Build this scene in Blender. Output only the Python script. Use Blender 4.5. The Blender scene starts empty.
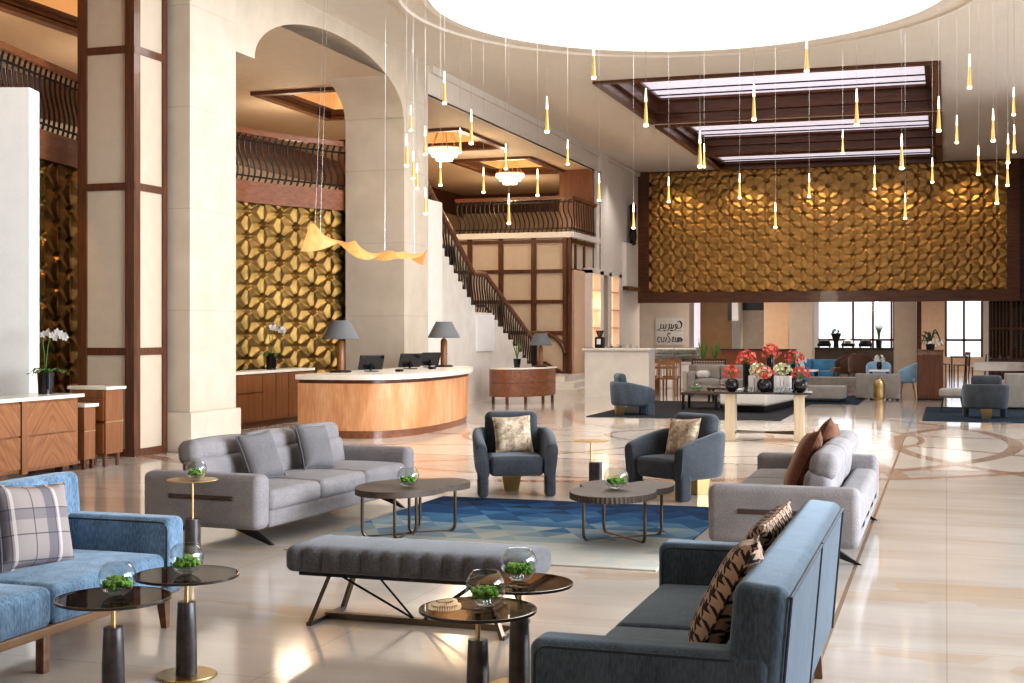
import bpy, bmesh, math, random
from mathutils import Vector, Matrix, Euler
random.seed(11)
SC = bpy.context.scene
COL = SC.collection
PI = math.pi
R = math.radians
def sgn(v): return 1.0 if v >= 0 else -1.0
ORD = ['first','second','third','fourth','fifth','sixth','seventh','eighth','ninth','tenth','eleventh','twelfth','thirteenth','fourteenth','fifteenth','sixteenth']

# ------------------------------------------------------------------ materials
def newmat(name):
    m = bpy.data.materials.new(name); m.use_nodes = True
    nt = m.node_tree
    return m, nt, nt.nodes['Principled BSDF']
def coords(nt, scale=(1,1,1), kind='Object', rot=(0,0,0)):
    tc = nt.nodes.new('ShaderNodeTexCoord'); mp = nt.nodes.new('ShaderNodeMapping')
    mp.inputs['Scale'].default_value = scale; mp.inputs['Rotation'].default_value = rot
    nt.links.new(tc.outputs[kind], mp.inputs['Vector']); return mp.outputs['Vector']
def rgb(c): return (c[0], c[1], c[2], 1)
def ramp(nt, fac, stops):
    r = nt.nodes.new('ShaderNodeValToRGB'); e = r.color_ramp.elements
    while len(e) < len(stops): e.new(0.5)
    for el, (p, c) in zip(e, stops): el.position = p; el.color = rgb(c)
    nt.links.new(fac, r.inputs['Fac']); return r.outputs['Color']
def noise(nt, vec, scale, detail=3, rough=.5, dist=0):
    n = nt.nodes.new('ShaderNodeTexNoise'); n.inputs['Scale'].default_value = scale
    n.inputs['Detail'].default_value = detail; n.inputs['Roughness'].default_value = rough
    n.inputs['Distortion'].default_value = dist
    nt.links.new(vec, n.inputs['Vector']); return n.outputs['Fac']
def mth(nt, op, a, b=None, c=None):
    n = nt.nodes.new('ShaderNodeMath'); n.operation = op
    for i, v in enumerate((a, b, c)):
        if v is None: continue
        if hasattr(v, 'links'): nt.links.new(v, n.inputs[i])
        else: n.inputs[i].default_value = v
    return n.outputs[0]
def sep(nt, vec):
    n = nt.nodes.new('ShaderNodeSeparateXYZ'); nt.links.new(vec, n.inputs[0]); return n.outputs
def mixc(nt, fac, a, b):
    n = nt.nodes.new('ShaderNodeMix'); n.data_type = 'RGBA'
    for s, v in ((n.inputs[0], fac), (n.inputs[6], a), (n.inputs[7], b)):
        if hasattr(v, 'links'): nt.links.new(v, s)
        elif s is n.inputs[0]: s.default_value = v
        else: s.default_value = rgb(v)
    return n.outputs[2]
def bump(nt, bsdf, h, strength=.3, dist=.01):
    b = nt.nodes.new('ShaderNodeBump'); b.inputs['Strength'].default_value = strength
    b.inputs['Distance'].default_value = dist
    nt.links.new(h, b.inputs['Height']); nt.links.new(b.outputs[0], bsdf.inputs['Normal'])
def plain(name, c, rough=.5, metal=0, var=.12, scale=6, emit=None, es=1.0, bm=0, coat=0):
    m, nt, b = newmat(name)
    v = coords(nt); f = noise(nt, v, scale, 4)
    d = tuple(max(0, x*(1-var)) for x in c); l = tuple(min(1, x*(1+var)) for x in c)
    nt.links.new(ramp(nt, f, [(.3, d), (.7, l)]), b.inputs['Base Color'])
    b.inputs['Roughness'].default_value = rough; b.inputs['Metallic'].default_value = metal
    b.inputs['Coat Weight'].default_value = coat
    if emit:
        b.inputs['Emission Color'].default_value = rgb(emit); b.inputs['Emission Strength'].default_value = es
    if bm: bump(nt, b, noise(nt, v, scale*8, 3), bm)
    return m
def fabric(name, c, c2=None, weave=160, sheen=.3, var=.18, big=5, sheenc=(.8,.85,.9), bs=.25, streak=1.0):
    m, nt, b = newmat(name)
    v = coords(nt, (1, 1, streak)); f = noise(nt, v, weave, 2); g = noise(nt, v, big, 4)
    c2 = c2 or tuple(x*(1-var*1.6) for x in c)
    f2 = mth(nt, 'ADD', mth(nt, 'MULTIPLY', f, .55), mth(nt, 'MULTIPLY', g, .45))
    nt.links.new(ramp(nt, f2, [(.36, c2), (.62, c)]), b.inputs['Base Color'])
    b.inputs['Roughness'].default_value = .9; b.inputs['Sheen Weight'].default_value = sheen
    b.inputs['Sheen Tint'].default_value = rgb(sheenc); b.inputs['Specular IOR Level'].default_value = .2
    bump(nt, b, f2, bs, .004); return m
def wood(name, c1, c2, axis='Z', rough=.35, scale=1.0, coat=.2):
    m, nt, b = newmat(name)
    s = {'X': (.7, 9, 9), 'Y': (9, .7, 9), 'Z': (9, 9, .7)}[axis]
    v = coords(nt, tuple(k*scale for k in s))
    f = noise(nt, v, 2.2, 5, .6, .6)
    nt.links.new(ramp(nt, f, [(.3, c2), (.68, c1)]), b.inputs['Base Color'])
    b.inputs['Roughness'].default_value = rough; b.inputs['Coat Weight'].default_value = coat
    return m
def chevron(name, c1, c2, yc=0):
    m, nt, b = newmat(name)
    x, y, z = sep(nt, coords(nt))
    ay = mth(nt, 'ABSOLUTE', mth(nt, 'SUBTRACT', y, yc))
    w = mth(nt, 'ADD', mth(nt, 'MULTIPLY', z, .8), ay)
    cb = nt.nodes.new('ShaderNodeCombineXYZ'); nt.links.new(mth(nt, 'MULTIPLY', w, 14), cb.inputs[0])
    nt.links.new(mth(nt, 'MULTIPLY', mth(nt, 'SUBTRACT', z, ay), 1.0), cb.inputs[1])
    f = noise(nt, cb.outputs[0], 2.0, 3)
    nt.links.new(ramp(nt, f, [(.32, c2), (.66, c1)]), b.inputs['Base Color'])
    b.inputs['Roughness'].default_value = .35; b.inputs['Coat Weight'].default_value = .2
    return m
def emitm(name, c, s):
    m, nt, b = newmat(name)
    f = noise(nt, coords(nt), 1.5, 2)
    nt.links.new(ramp(nt, f, [(0, tuple(x*.97 for x in c)), (1, c)]), b.inputs['Emission Color'])
    b.inputs['Base Color'].default_value = rgb(c); b.inputs['Emission Strength'].default_value = s
    return m
def thinglass(name, tint=(1,1,1), refl=.12, rough=.0, rim=.55):
    m, nt, b = newmat(name)
    nt.nodes.remove(b); out = nt.nodes['Material Output']
    t = nt.nodes.new('ShaderNodeBsdfTransparent'); g = nt.nodes.new('ShaderNodeBsdfGlossy')
    t.inputs[0].default_value = rgb(tint); g.inputs['Roughness'].default_value = rough
    fr = nt.nodes.new('ShaderNodeLayerWeight'); fr.inputs[0].default_value = .5
    f = mth(nt, 'ADD', mth(nt, 'MULTIPLY', mth(nt, 'POWER', fr.outputs['Facing'], 4.0), rim), refl); f = mth(nt, 'MINIMUM', f, 1.0)
    mx = nt.nodes.new('ShaderNodeMixShader'); nt.links.new(f, mx.inputs[0])
    nt.links.new(t.outputs[0], mx.inputs[1]); nt.links.new(g.outputs[0], mx.inputs[2])
    nt.links.new(mx.outputs[0], out.inputs[0]); return m

MT = {}
MT['stone'] = plain('cream_limestone', (.58,.50,.41), .55, var=.07, scale=2.5)
MT['wallwhite'] = plain('warm_white_plaster', (.78,.73,.67), .6, var=.03)
MT['ceil'] = plain('ceiling_plaster', (.74,.67,.59), .8, var=.02)
MT['tan'] = plain('tan_plaster', (.56,.45,.34), .7, var=.04)
MT['creampanel'] = fabric('cream_wall_fabric', (.60,.50,.40), (.55,.455,.36), 60, .1)
MT['whitepanel'] = fabric('ivory_screen_fabric', (.90,.88,.84), (.85,.83,.79), 40, .05)
MT['dwood'] = wood('dark_mahogany', (.15,.058,.027), (.065,.022,.011), 'Z')
MT['dwoodx'] = wood('dark_mahogany_x', (.15,.058,.027), (.065,.022,.011), 'X')
MT['dwoody'] = wood('dark_mahogany_y', (.15,.058,.027), (.065,.022,.011), 'Y')
MT['redwood'] = wood('polished_red_wood', (.29,.11,.048), (.16,.056,.025), 'Y')
MT['pierwood'] = wood('dark_red_wood', (.20,.075,.035), (.11,.04,.018), 'Z')
MT['walnut'] = wood('walnut_veneer', (.30,.125,.048), (.18,.068,.026), 'Z')
MT['chev'] = chevron('chevron_walnut', (.36,.155,.06), (.20,.075,.028))
MT['copper'] = None
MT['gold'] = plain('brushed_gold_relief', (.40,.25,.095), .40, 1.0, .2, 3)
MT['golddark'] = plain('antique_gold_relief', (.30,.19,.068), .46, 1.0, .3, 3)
MT['brass'] = plain('brushed_brass', (.62,.45,.22), .3, 1.0, .08)
MT['glowbrass'] = plain('glow_tinted_brass', (.72,.47,.18), .35, .6, .08, 6, (1.0,.62,.22), .22)  # faint glow put into the brass; the cone itself is no lamp
MT['bronze'] = plain('dark_bronze', (.14,.11,.085), .35, 1.0, .1)
MT['iron'] = plain('dark_wrought_iron', (.035,.028,.026), .45, .6, .1)
MT['blackmetal'] = plain('black_metal', (.02,.02,.022), .4, .5, .1)
MT['graysofa'] = fabric('light_grey_wool', (.265,.245,.25), (.19,.175,.18), 90, .08)
MT['graypillow'] = fabric('mid_grey_wool', (.17,.16,.165), None, 100, .12)
MT['bluelit'] = fabric('blue_velvet_lit', (.19,.29,.41), (.07,.115,.175), 100, .3, big=9, sheenc=(.7,.85,1), streak=.3)  # lighter copy of one blue velvet, side light put into its colour
MT['blueshaded'] = fabric('blue_velvet_shaded', (.08,.10,.125), (.036,.047,.062), 100, .4, big=9, sheenc=(.65,.82,1), streak=.3)  # darker copy of the same blue velvet, shade put into its colour
MT['slatevelvet'] = fabric('slate_velvet', (.062,.068,.078), (.032,.036,.042), 70, .3, sheenc=(.75,.85,1))
MT['bench'] = fabric('charcoal_grey_felt', (.125,.12,.13), (.07,.067,.074), 80, .25)
MT['piping'] = fabric('dark_piping', (.03,.035,.045))
MT['leather'] = plain('dark_brown_leather', (.06,.035,.028), .45)
MT['brownfur'] = fabric('chestnut_velvet', (.15,.062,.038), (.075,.03,.02), 60, .4, sheenc=(1,.7,.5))
MT['walnuty'] = wood('walnut_y', (.22,.12,.06), (.13,.065,.03), 'Y')
MT['smoke'] = thinglass('smoked_glass', (.30,.265,.24), .05, 0, .32)
MT['glass'] = thinglass('clear_glass', (.93,.95,.95), .05, 0, .8)
MT['pane'] = thinglass('window_glass', (.97,.98,1.0), .06)
MT['edge'] = plain('dark_glass_edge', (.03,.022,.018), .15)
MT['marbleg'] = plain('grey_brown_marble', (.055,.045,.046), .35, 0, .6, 14)
MT['marblew'] = plain('white_marble', (.78,.74,.68), .2, 0, .06, 3)
MT['ivory'] = plain('ivory_marble_top', (.82,.76,.66), .25, 0, .05, 4)
MT['moss'] = plain('moss_green', (.17,.34,.05), .9, 0, .6, 60)
MT['darkleaf'] = plain('dark_leaf', (.025,.05,.02), .5, 0, .4, 12)
MT['leaf'] = plain('leaf_green', (.06,.17,.03), .5, 0, .3, 12)
MT['petal'] = plain('white_petal', (.88,.86,.84), .6, 0, .03)
MT['redpetal'] = plain('coral_red_petal', (.50,.07,.055), .6, 0, .35, 25)
MT['pinkpetal'] = plain('salmon_petal', (.66,.20,.15), .6, 0, .3, 25)
MT['palepetal'] = plain('pale_green_white_petal', (.70,.70,.48), .7, 0, .25, 25)
MT['blackgloss'] = plain('glossy_black_ceramic', (.012,.012,.014), .08, 0, .1)
MT['greyshade'] = fabric('slate_lampshade', (.17,.175,.18), (.14,.145,.15), 90, .1)
MT['paleoak'] = wood('pale_limed_wood', (.74,.62,.45), (.62,.50,.34), 'Z', .45)
MT['darktop'] = plain('smoked_dark_top', (.06,.05,.045), .12)
MT['blackscreen'] = plain('black_screen', (.012,.013,.016), .15)
MT['veneer'] = plain('glowing_wood_veneer', (.60,.28,.085), .5, 0, .2, 8, (.95,.48,.16), .12)
MT['taupewood'] = wood('taupe_oak', (.085,.058,.042), (.05,.034,.025), 'X', .6, 1.0, 0)
MT['offwhitefab'] = fabric('off_white_fabric', (.68,.65,.61), None, 140, .1, .06)
MT['taupefab'] = fabric('taupe_fabric', (.34,.31,.28))
MT['browntub'] = fabric('brown_leather_tub', (.13,.075,.055))
MT['brightblue'] = fabric('sky_blue_fabric', (.12,.34,.55), (.06,.20,.36), 100, .3)
MT['paleblue'] = fabric('pale_blue_fabric', (.35,.55,.72), (.25,.44,.62), 100, .3)
MT['navyrug'] = fabric('navy_rug_pile', (.022,.04,.065), (.012,.022,.036), 60, 0)
MT['darkrug'] = fabric('charcoal_rug_pile', (.035,.036,.042), None, 60, 0)
MT['oakchair'] = wood('honey_oak', (.38,.20,.09), (.24,.11,.045), 'Z')
MT['peach'] = plain('peach_plaster', (.74,.52,.36), .6, 0, .04)
MT['beigewall'] = plain('beige_wallcovering', (.60,.54,.48), .7, 0, .05, 3)
MT['brownwall'] = plain('brown_bronze_wallcovering', (.21,.125,.06), .5, 0, .1, 2)
MT['greyscreen'] = plain('grey_glazed_screen', (.36,.32,.28), .35, 0, .06)
MT['oculus'] = emitm('luminous_skylight', (1.0,.99,.97), 3.7)
MT['lilac'] = emitm('lilac_skylight', (.78,.73,.82), .62)
MT['ochre'] = emitm('warm_cove_glow', (.70,.43,.2), .33)
MT['warmglow'] = emitm('warm_shelf_glow', (1.0,.62,.34), .9)
MT['tipglow'] = emitm('lamp_tip_glow', (1.0,.84,.58), 3.5)
MT['crystal'] = emitm('lit_crystal', (1.0,.85,.62), 1.5)
MT['signboard'] = plain('pale_grey_sign_board', (.60,.595,.59), .6, 0, .04)
MT['signink'] = plain('black_sign_ink', (.03,.03,.035), .6)
MT['whitebox'] = plain('white_lacquer', (.85,.84,.84), .35, 0, .02)
MT['steel'] = plain('brushed_steel', (.55,.56,.58), .25, 1.0, .06)
MT['sheer'] = plain('dark_restaurant_panel', (.10,.075,.06), .4, 0, .3, 2)
MT['food'] = plain('amber_display', (.35,.16,.05), .5, 0, .5, 9)
MT['cream_paper'] = plain('white_cloth', (.82,.83,.85), .8, 0, .03)

def copperfront():
    m, nt, b = newmat('copper_veneer')
    v = coords(nt, (1.2, 1.2, .35)); f = noise(nt, v, 1.6, 4, .6, .5)
    v2 = coords(nt, (9, 9, 1)); g = noise(nt, v2, 5, 3)
    h = mth(nt, 'ADD', mth(nt, 'MULTIPLY', f, .75), mth(nt, 'MULTIPLY', g, .25))
    nt.links.new(ramp(nt, h, [(.33, (.50,.21,.085)), (.52, (.66,.335,.165)), (.68, (.80,.52,.32))]), b.inputs['Base Color'])
    b.inputs['Roughness'].default_value = .5; b.inputs['Metallic'].default_value = .15
    return m
MT['copper'] = copperfront()

def stoneblocks():
    m, nt, b = newmat('limestone_blocks')
    v = coords(nt); x, y, z = sep(nt, v)
    f = noise(nt, v, 2.2, 5)
    base = ramp(nt, f, [(.3, (.55,.475,.39)), (.7, (.63,.555,.465))])
    t = mth(nt, 'FRACT', mth(nt, 'DIVIDE', mth(nt, 'SUBTRACT', z, .55), 1.42))
    ln = mth(nt, 'LESS_THAN', t, .009)
    nt.links.new(mixc(nt, mth(nt, 'MULTIPLY', ln, .55), base, (.42,.34,.25)), b.inputs['Base Color'])
    b.inputs['Roughness'].default_value = .5
    return m
MT['block'] = stoneblocks()

def floor_mat():
    m, nt, b = newmat('polished_beige_marble')
    v = coords(nt); x, y, z = sep(nt, v)
    vs = coords(nt, (.35, 1.6, 1)); f = noise(nt, vs, 1.3, 6, .6, .6)
    base = ramp(nt, f, [(.25, (.46,.395,.34)), (.5, (.54,.485,.435)), (.75, (.61,.56,.515))])
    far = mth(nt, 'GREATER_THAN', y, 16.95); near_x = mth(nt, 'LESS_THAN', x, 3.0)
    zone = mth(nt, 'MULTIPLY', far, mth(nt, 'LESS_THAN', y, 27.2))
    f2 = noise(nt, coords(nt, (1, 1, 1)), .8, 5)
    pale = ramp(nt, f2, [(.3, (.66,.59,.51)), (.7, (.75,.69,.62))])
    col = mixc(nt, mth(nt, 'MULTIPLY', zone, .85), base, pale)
    def dist(cx, cy):
        dx = mth(nt, 'SUBTRACT', x, cx); dy = mth(nt, 'SUBTRACT', y, cy)
        return mth(nt, 'SQRT', mth(nt, 'ADD', mth(nt, 'MULTIPLY', dx, dx), mth(nt, 'MULTIPLY', dy, dy)))
    def ring(d, r, w):
        return mth(nt, 'LESS_THAN', mth(nt, 'ABSOLUTE', mth(nt, 'SUBTRACT', d, r)), w)
    # medallion centred below the skylight: petals and rings
    d0 = dist(-3.95, 21.3)
    ang = mth(nt, 'ARCTAN2', mth(nt, 'SUBTRACT', y, 21.3), mth(nt, 'SUBTRACT', x, -3.95))
    pet = mth(nt, 'ABSOLUTE', mth(nt, 'SINE', mth(nt, 'ADD', mth(nt, 'MULTIPLY', ang, 6.0), mth(nt, 'MULTIPLY', d0, .45))))
    petl = mth(nt, 'LESS_THAN', pet, .13)
    inr = mth(nt, 'MULTIPLY', mth(nt, 'LESS_THAN', d0, 6.4), mth(nt, 'GREATER_THAN', d0, 1.3))
    petl = mth(nt, 'MULTIPLY', petl, inr)
    rings = mth(nt, 'MAXIMUM', mth(nt, 'MAXIMUM', ring(d0, 6.5, .09), ring(d0, 3.6, .05)), ring(d0, 1.3, .06))
    arcs = mth(nt, 'MAXIMUM', ring(dist(-6.0, 21.1), 6.98, .11), mth(nt, 'MULTIPLY', ring(dist(6.2, 21.1), 6.95, .10), mth(nt, 'LESS_THAN', x, 2.0)))
    lines = mth(nt, 'MAXIMUM', mth(nt, 'MAXIMUM', rings, mth(nt, 'MULTIPLY', petl, .8)), arcs)
    col = mixc(nt, mth(nt, 'MULTIPLY', lines, .75), col, (.36,.20,.13))
    # brownish cross bands on the near floor
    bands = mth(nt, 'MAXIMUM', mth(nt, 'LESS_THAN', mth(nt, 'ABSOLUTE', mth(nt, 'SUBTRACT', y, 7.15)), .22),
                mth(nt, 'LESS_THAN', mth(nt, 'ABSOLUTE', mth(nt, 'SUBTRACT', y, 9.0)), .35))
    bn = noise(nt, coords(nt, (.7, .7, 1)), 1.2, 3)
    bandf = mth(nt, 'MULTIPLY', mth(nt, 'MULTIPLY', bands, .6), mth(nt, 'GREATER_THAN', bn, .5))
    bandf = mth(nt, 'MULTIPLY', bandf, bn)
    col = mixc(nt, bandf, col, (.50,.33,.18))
    # border lines and slab joints
    l1 = mth(nt, 'LESS_THAN', mth(nt, 'ABSOLUTE', mth(nt, 'SUBTRACT', x, -.62)), .013)
    l2 = mth(nt, 'LESS_THAN', mth(nt, 'ABSOLUTE', mth(nt, 'SUBTRACT', y, 16.95)), .045)
    l3 = mth(nt, 'LESS_THAN', mth(nt, 'ABSOLUTE', mth(nt, 'SUBTRACT', y, 27.2)), .06)
    jx = mth(nt, 'LESS_THAN', mth(nt, 'FRACT', mth(nt, 'DIVIDE', x, 1.6)), .005)
    jy = mth(nt, 'LESS_THAN', mth(nt, 'FRACT', mth(nt, 'DIVIDE', mth(nt, 'ADD', y, .6), 1.6)), .006)
    j = mth(nt, 'MULTIPLY', mth(nt, 'MAXIMUM', jx, jy), .3)
    dk = mth(nt, 'MAXIMUM', mth(nt, 'MAXIMUM', mth(nt, 'MULTIPLY', l1, .85), mth(nt, 'MULTIPLY', mth(nt, 'MAXIMUM', l2, l3), .5)), j)
    col = mixc(nt, dk, col, (.25,.15,.09))
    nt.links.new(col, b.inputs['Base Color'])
    b.inputs['Roughness'].default_value = .09; b.inputs['Specular IOR Level'].default_value = .55
    return m
MT['floor'] = floor_mat()

def rug_mat():
    m, nt, b = newmat('blue_gradient_rug')
    v = coords(nt); x, y, z = sep(nt, v)
    uu = mth(nt, 'DIVIDE', x, .30); vv = mth(nt, 'DIVIDE', y, .27)
    fv = mth(nt, 'FRACT', vv); row = mth(nt, 'FLOOR', vv)
    par = mth(nt, 'MULTIPLY', mth(nt, 'FRACT', mth(nt, 'MULTIPLY', row, .5)), 1.0)
    us = mth(nt, 'ADD', mth(nt, 'ADD', uu, par), mth(nt, 'MULTIPLY', fv, .5))
    cb = nt.nodes.new('ShaderNodeCombineXYZ'); nt.links.new(mth(nt, 'FLOOR', us), cb.inputs[0]); nt.links.new(row, cb.inputs[1])
    up = mth(nt, 'GREATER_THAN', mth(nt, 'FRACT', us), fv)
    nt.links.new(up, cb.inputs[2])
    wn = nt.nodes.new('ShaderNodeTexWhiteNoise'); nt.links.new(cb.outputs[0], wn.inputs['Vector'])
    t = mth(nt, 'DIVIDE', mth(nt, 'SUBTRACT', y, -1.72), 3.44)
    t = mth(nt, 'ADD', t, mth(nt, 'MULTIPLY', mth(nt, 'SUBTRACT', wn.outputs['Value'], .5), .24))
    t = mth(nt, 'ADD', t, mth(nt, 'MULTIPLY', mth(nt, 'SUBTRACT', fv, .5), -.09))
    c = ramp(nt, t, [(0.0, (.47,.45,.40)), (.30, (.36,.40,.40)), (.44, (.20,.29,.35)), (.56, (.06,.155,.28)), (.74, (.012,.06,.155)), (1.0, (.006,.018,.05))])
    nt.links.new(c, b.inputs['Base Color']); b.inputs['Roughness'].default_value = .95
    b.inputs['Specular IOR Level'].default_value = .1
    bump(nt, b, noise(nt, v, 180, 2), .3, .004)
    return m
MT['rug'] = rug_mat()

def plaid_mat():
    m, nt, b = newmat('grey_plaid_wool')
    x, y, z = sep(nt, coords(nt))
    def st(s, per, lo, hi):
        f = mth(nt, 'FRACT', mth(nt, 'ADD', mth(nt, 'DIVIDE', s, per), .5))
        return mth(nt, 'MULTIPLY', mth(nt, 'GREATER_THAN', f, lo), mth(nt, 'LESS_THAN', f, hi))
    base = (.30,.255,.245)
    col = mixc(nt, mth(nt, 'MULTIPLY', st(x, .27, .60, .80), .75), base, (.12,.11,.13))
    col = mixc(nt, mth(nt, 'MULTIPLY', st(y, .27, .60, .80), .55), col, (.12,.11,.13))
    col = mixc(nt, mth(nt, 'MULTIPLY', st(x, .135, .1, .15), .8), col, (.06,.055,.07))
    col = mixc(nt, mth(nt, 'MULTIPLY', st(y, .135, .1, .15), .8), col, (.06,.055,.07))
    col = mixc(nt, mth(nt, 'MULTIPLY', st(x, .27, .86, .92), .5), col, (.65,.6,.58))
    nt.links.new(col, b.inputs['Base Color']); b.inputs['Roughness'].default_value = .95
    bump(nt, b, noise(nt, coords(nt), 160, 2), .25, .004); return m
MT['plaid'] = plaid_mat()
def hound_mat():
    m, nt, b = newmat('brown_houndstooth')
    x, y, z = sep(nt, coords(nt))
    p = .058
    fx = mth(nt, 'FRACT', mth(nt, 'DIVIDE', x, p)); fy = mth(nt, 'FRACT', mth(nt, 'DIVIDE', y, p))
    a = mth(nt, 'LESS_THAN', fx, .5); c = mth(nt, 'LESS_THAN', fy, .5)
    both = mth(nt, 'MULTIPLY', a, c)
    dg = mth(nt, 'LESS_THAN', mth(nt, 'FRACT', mth(nt, 'MULTIPLY', mth(nt, 'ADD', fx, fy), 2.0)), .5)
    one = mth(nt, 'MULTIPLY', mth(nt, 'ABSOLUTE', mth(nt, 'SUBTRACT', a, c)), dg)
    f = mth(nt, 'MAXIMUM', both, one)
    nt.links.new(mixc(nt, f, (.38,.26,.19), (.022,.014,.012)), b.inputs['Base Color'])
    b.inputs['Roughness'].default_value = .9; return m
MT['hound'] = hound_mat()
def floral_mat():
    m, nt, b = newmat('beige_mottled_print')
    v = coords(nt); f = noise(nt, v, 14, 6, .7, .8)
    nt.links.new(ramp(nt, f, [(.36, (.24,.16,.11)), (.47, (.42,.32,.23)), (.58, (.60,.50,.38)), (.75, (.72,.62,.50))]), b.inputs['Base Color'])
    b.inputs['Roughness'].default_value = .85; return m
MT['floral'] = floral_mat()
def basket_mat():
    m, nt, b = newmat('woven_lattice')
    x, y, z = sep(nt, coords(nt))
    fx = mth(nt, 'LESS_THAN', mth(nt, 'FRACT', mth(nt, 'DIVIDE', x, .07)), .4)
    fz = mth(nt, 'LESS_THAN', mth(nt, 'FRACT', mth(nt, 'DIVIDE', z, .07)), .4)
    nt.links.new(mixc(nt, mth(nt, 'MAXIMUM', fx, fz), (.03,.02,.015), (.42,.34,.26)), b.inputs['Base Color'])
    b.inputs['Roughness'].default_value = .7; return m
MT['basket'] = basket_mat()

# ------------------------------------------------------------------ geometry
class MB:
    def __init__(s): s.bm = bmesh.new()
    def add(s, vs, fs, M=None):
        bv = [s.bm.verts.new(M @ Vector(v) if M else Vector(v)) for v in vs]
        for f in fs:
            try: s.bm.faces.new([bv[i] for i in f])
            except ValueError: pass
    def box(s, x0, x1, y0, y1, z0, z1, M=None):
        vs = [(x0,y0,z0),(x1,y0,z0),(x1,y1,z0),(x0,y1,z0),(x0,y0,z1),(x1,y0,z1),(x1,y1,z1),(x0,y1,z1)]
        s.add(vs, [(3,2,1,0),(4,5,6,7),(0,1,5,4),(1,2,6,5),(2,3,7,6),(3,0,4,7)], M); return s
    def rbox(s, c, size, r=.02, seg=3, bulge=(0,0,0), rot=None, m=3, warp=None):
        h = [k/2 for k in size]; r = min(r, min(h)*.98)
        ax = []
        for a in range(3):
            q = h[a]-r
            L = [q + r*math.tan(PI/4*k/seg) for k in range(seg+1)]
            mid = [q*(2*k/(m+1)-1) for k in range(1, m+1)]
            ax.append([-v for v in reversed(L)] + mid + L)
        idx = {}; vs = []; fs = []
        T = Matrix.Translation(Vector(c)) @ (Euler(rot).to_matrix().to_4x4() if rot else Matrix())
        def vert(p):
            k = tuple(round(v, 5) for v in p)
            if k in idx: return idx[k]
            inn = [max(-(h[a]-r), min(h[a]-r, p[a])) for a in range(3)]
            d = Vector([p[a]-inn[a] for a in range(3)])
            q = Vector(inn) + (d.normalized()*r if d.length > 1e-9 else d)
            o = [0,0,0]
            for a in range(3):
                if bulge[a]:
                    b1, b2 = [i for i in range(3) if i != a]
                    o[a] = (p[a]/h[a])*bulge[a]*(1-(p[b1]/h[b1])**2)*(1-(p[b2]/h[b2])**2)
            q = q + Vector(o)
            if warp: q = Vector(warp(q))
            idx[k] = len(vs); vs.append(T @ q); return idx[k]
        for a in range(3):
            b1, b2 = (a+1) % 3, (a+2) % 3
            for sd in (-1, 1):
                for i in range(len(ax[b1])-1):
                    for j in range(len(ax[b2])-1):
                        quad = []
                        for di, dj in ((0,0),(1,0),(1,1),(0,1)):
                            p = [0,0,0]; p[a] = sd*h[a]; p[b1] = ax[b1][i+di]; p[b2] = ax[b2][j+dj]
                            quad.append(vert(p))
                        fs.append(quad if sd > 0 else quad[::-1])
        s.add(vs, fs); return s
    def grid(s, pts, cu=False, cv=False):
        nu, nv = len(pts), len(pts[0]); vs = [p for row in pts for p in row]; fs = []
        for i in range(nu if cu else nu-1):
            for j in range(nv if cv else nv-1):
                i2, j2 = (i+1) % nu, (j+1) % nv
                fs.append((i*nv+j, i2*nv+j, i2*nv+j2, i*nv+j2))
        s.add(vs, fs); return s
    def tube(s, pts, r, n=8, closed=False, r2=None):
        P = [Vector(p) for p in pts]; rows = []; prev = None
        N = len(P)
        for i, p in enumerate(P):
            if closed: t = P[(i+1) % N]-P[i-1]
            else: t = (P[min(i+1, N-1)]-P[max(i-1, 0)])
            t.normalize()
            if prev is None:
                up = Vector((0,0,1)) if abs(t.z) < .9 else Vector((1,0,0))
                nrm = t.cross(up).normalized()
            else:
                nrm = (prev - t*prev.dot(t)).normalized()
            prev = nrm; bn = t.cross(nrm)
            rr = r if r2 is None else r+(r2-r)*i/(N-1)
            rows.append([p + (nrm*math.cos(2*PI*k/n)+bn*math.sin(2*PI*k/n))*rr for k in range(n)])
        s.grid(rows, cu=closed, cv=True)
        if not closed:
            for row in (rows[0][::-1], rows[-1]): s.add(row, [tuple(range(n))])
        return s
    def bar(s, p, q, w, h=None, up=(0,0,1)):
        h = h or w; p = Vector(p); q = Vector(q); t = (q-p).normalized(); u = Vector(up)
        if abs(t.dot(u)) > .95: u = Vector((1,0,0))
        a = t.cross(u).normalized()*w/2; b = a.cross(t).normalized()*h/2
        vs = [p-a-b, p+a-b, p+a+b, p-a+b, q-a-b, q+a-b, q+a+b, q-a+b]
        s.add(vs, [(0,1,2,3),(7,6,5,4),(1,0,4,5),(2,1,5,6),(3,2,6,7),(0,3,7,4)]); return s
    def lathe(s, prof, c=(0,0,0), n=24, M=None):
        rows = []
        for (r, z) in prof:
            rows.append([Vector((c[0]+max(r, 1e-4)*math.cos(2*PI*k/n), c[1]+max(r, 1e-4)*math.sin(2*PI*k/n), c[2]+z)) for k in range(n)])
        if M: rows = [[M @ p for p in row] for row in rows]
        s.grid(rows, cv=True); return s
    def prism(s, poly, z0, z1, M=None):
        n = len(poly); vs = [(x, y, z0) for x, y in poly] + [(x, y, z1) for x, y in poly]
        fs = [tuple(range(n))[::-1], tuple(range(n, 2*n))] + [(i, (i+1) % n, n+(i+1) % n, n+i) for i in range(n)]
        s.add(vs, fs, M); return s
    def ball(s, c, r, n=8, sq=1.0, jit=0):
        rows = []
        for i in range(n+1):
            th = PI*i/n
            rows.append([Vector((c[0]+r*math.sin(th)*math.cos(2*PI*k/(2*n)), c[1]+r*math.sin(th)*math.sin(2*PI*k/(2*n)), c[2]+r*sq*math.cos(th))) for k in range(2*n)])
        s.grid(rows, cv=True); return s
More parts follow.
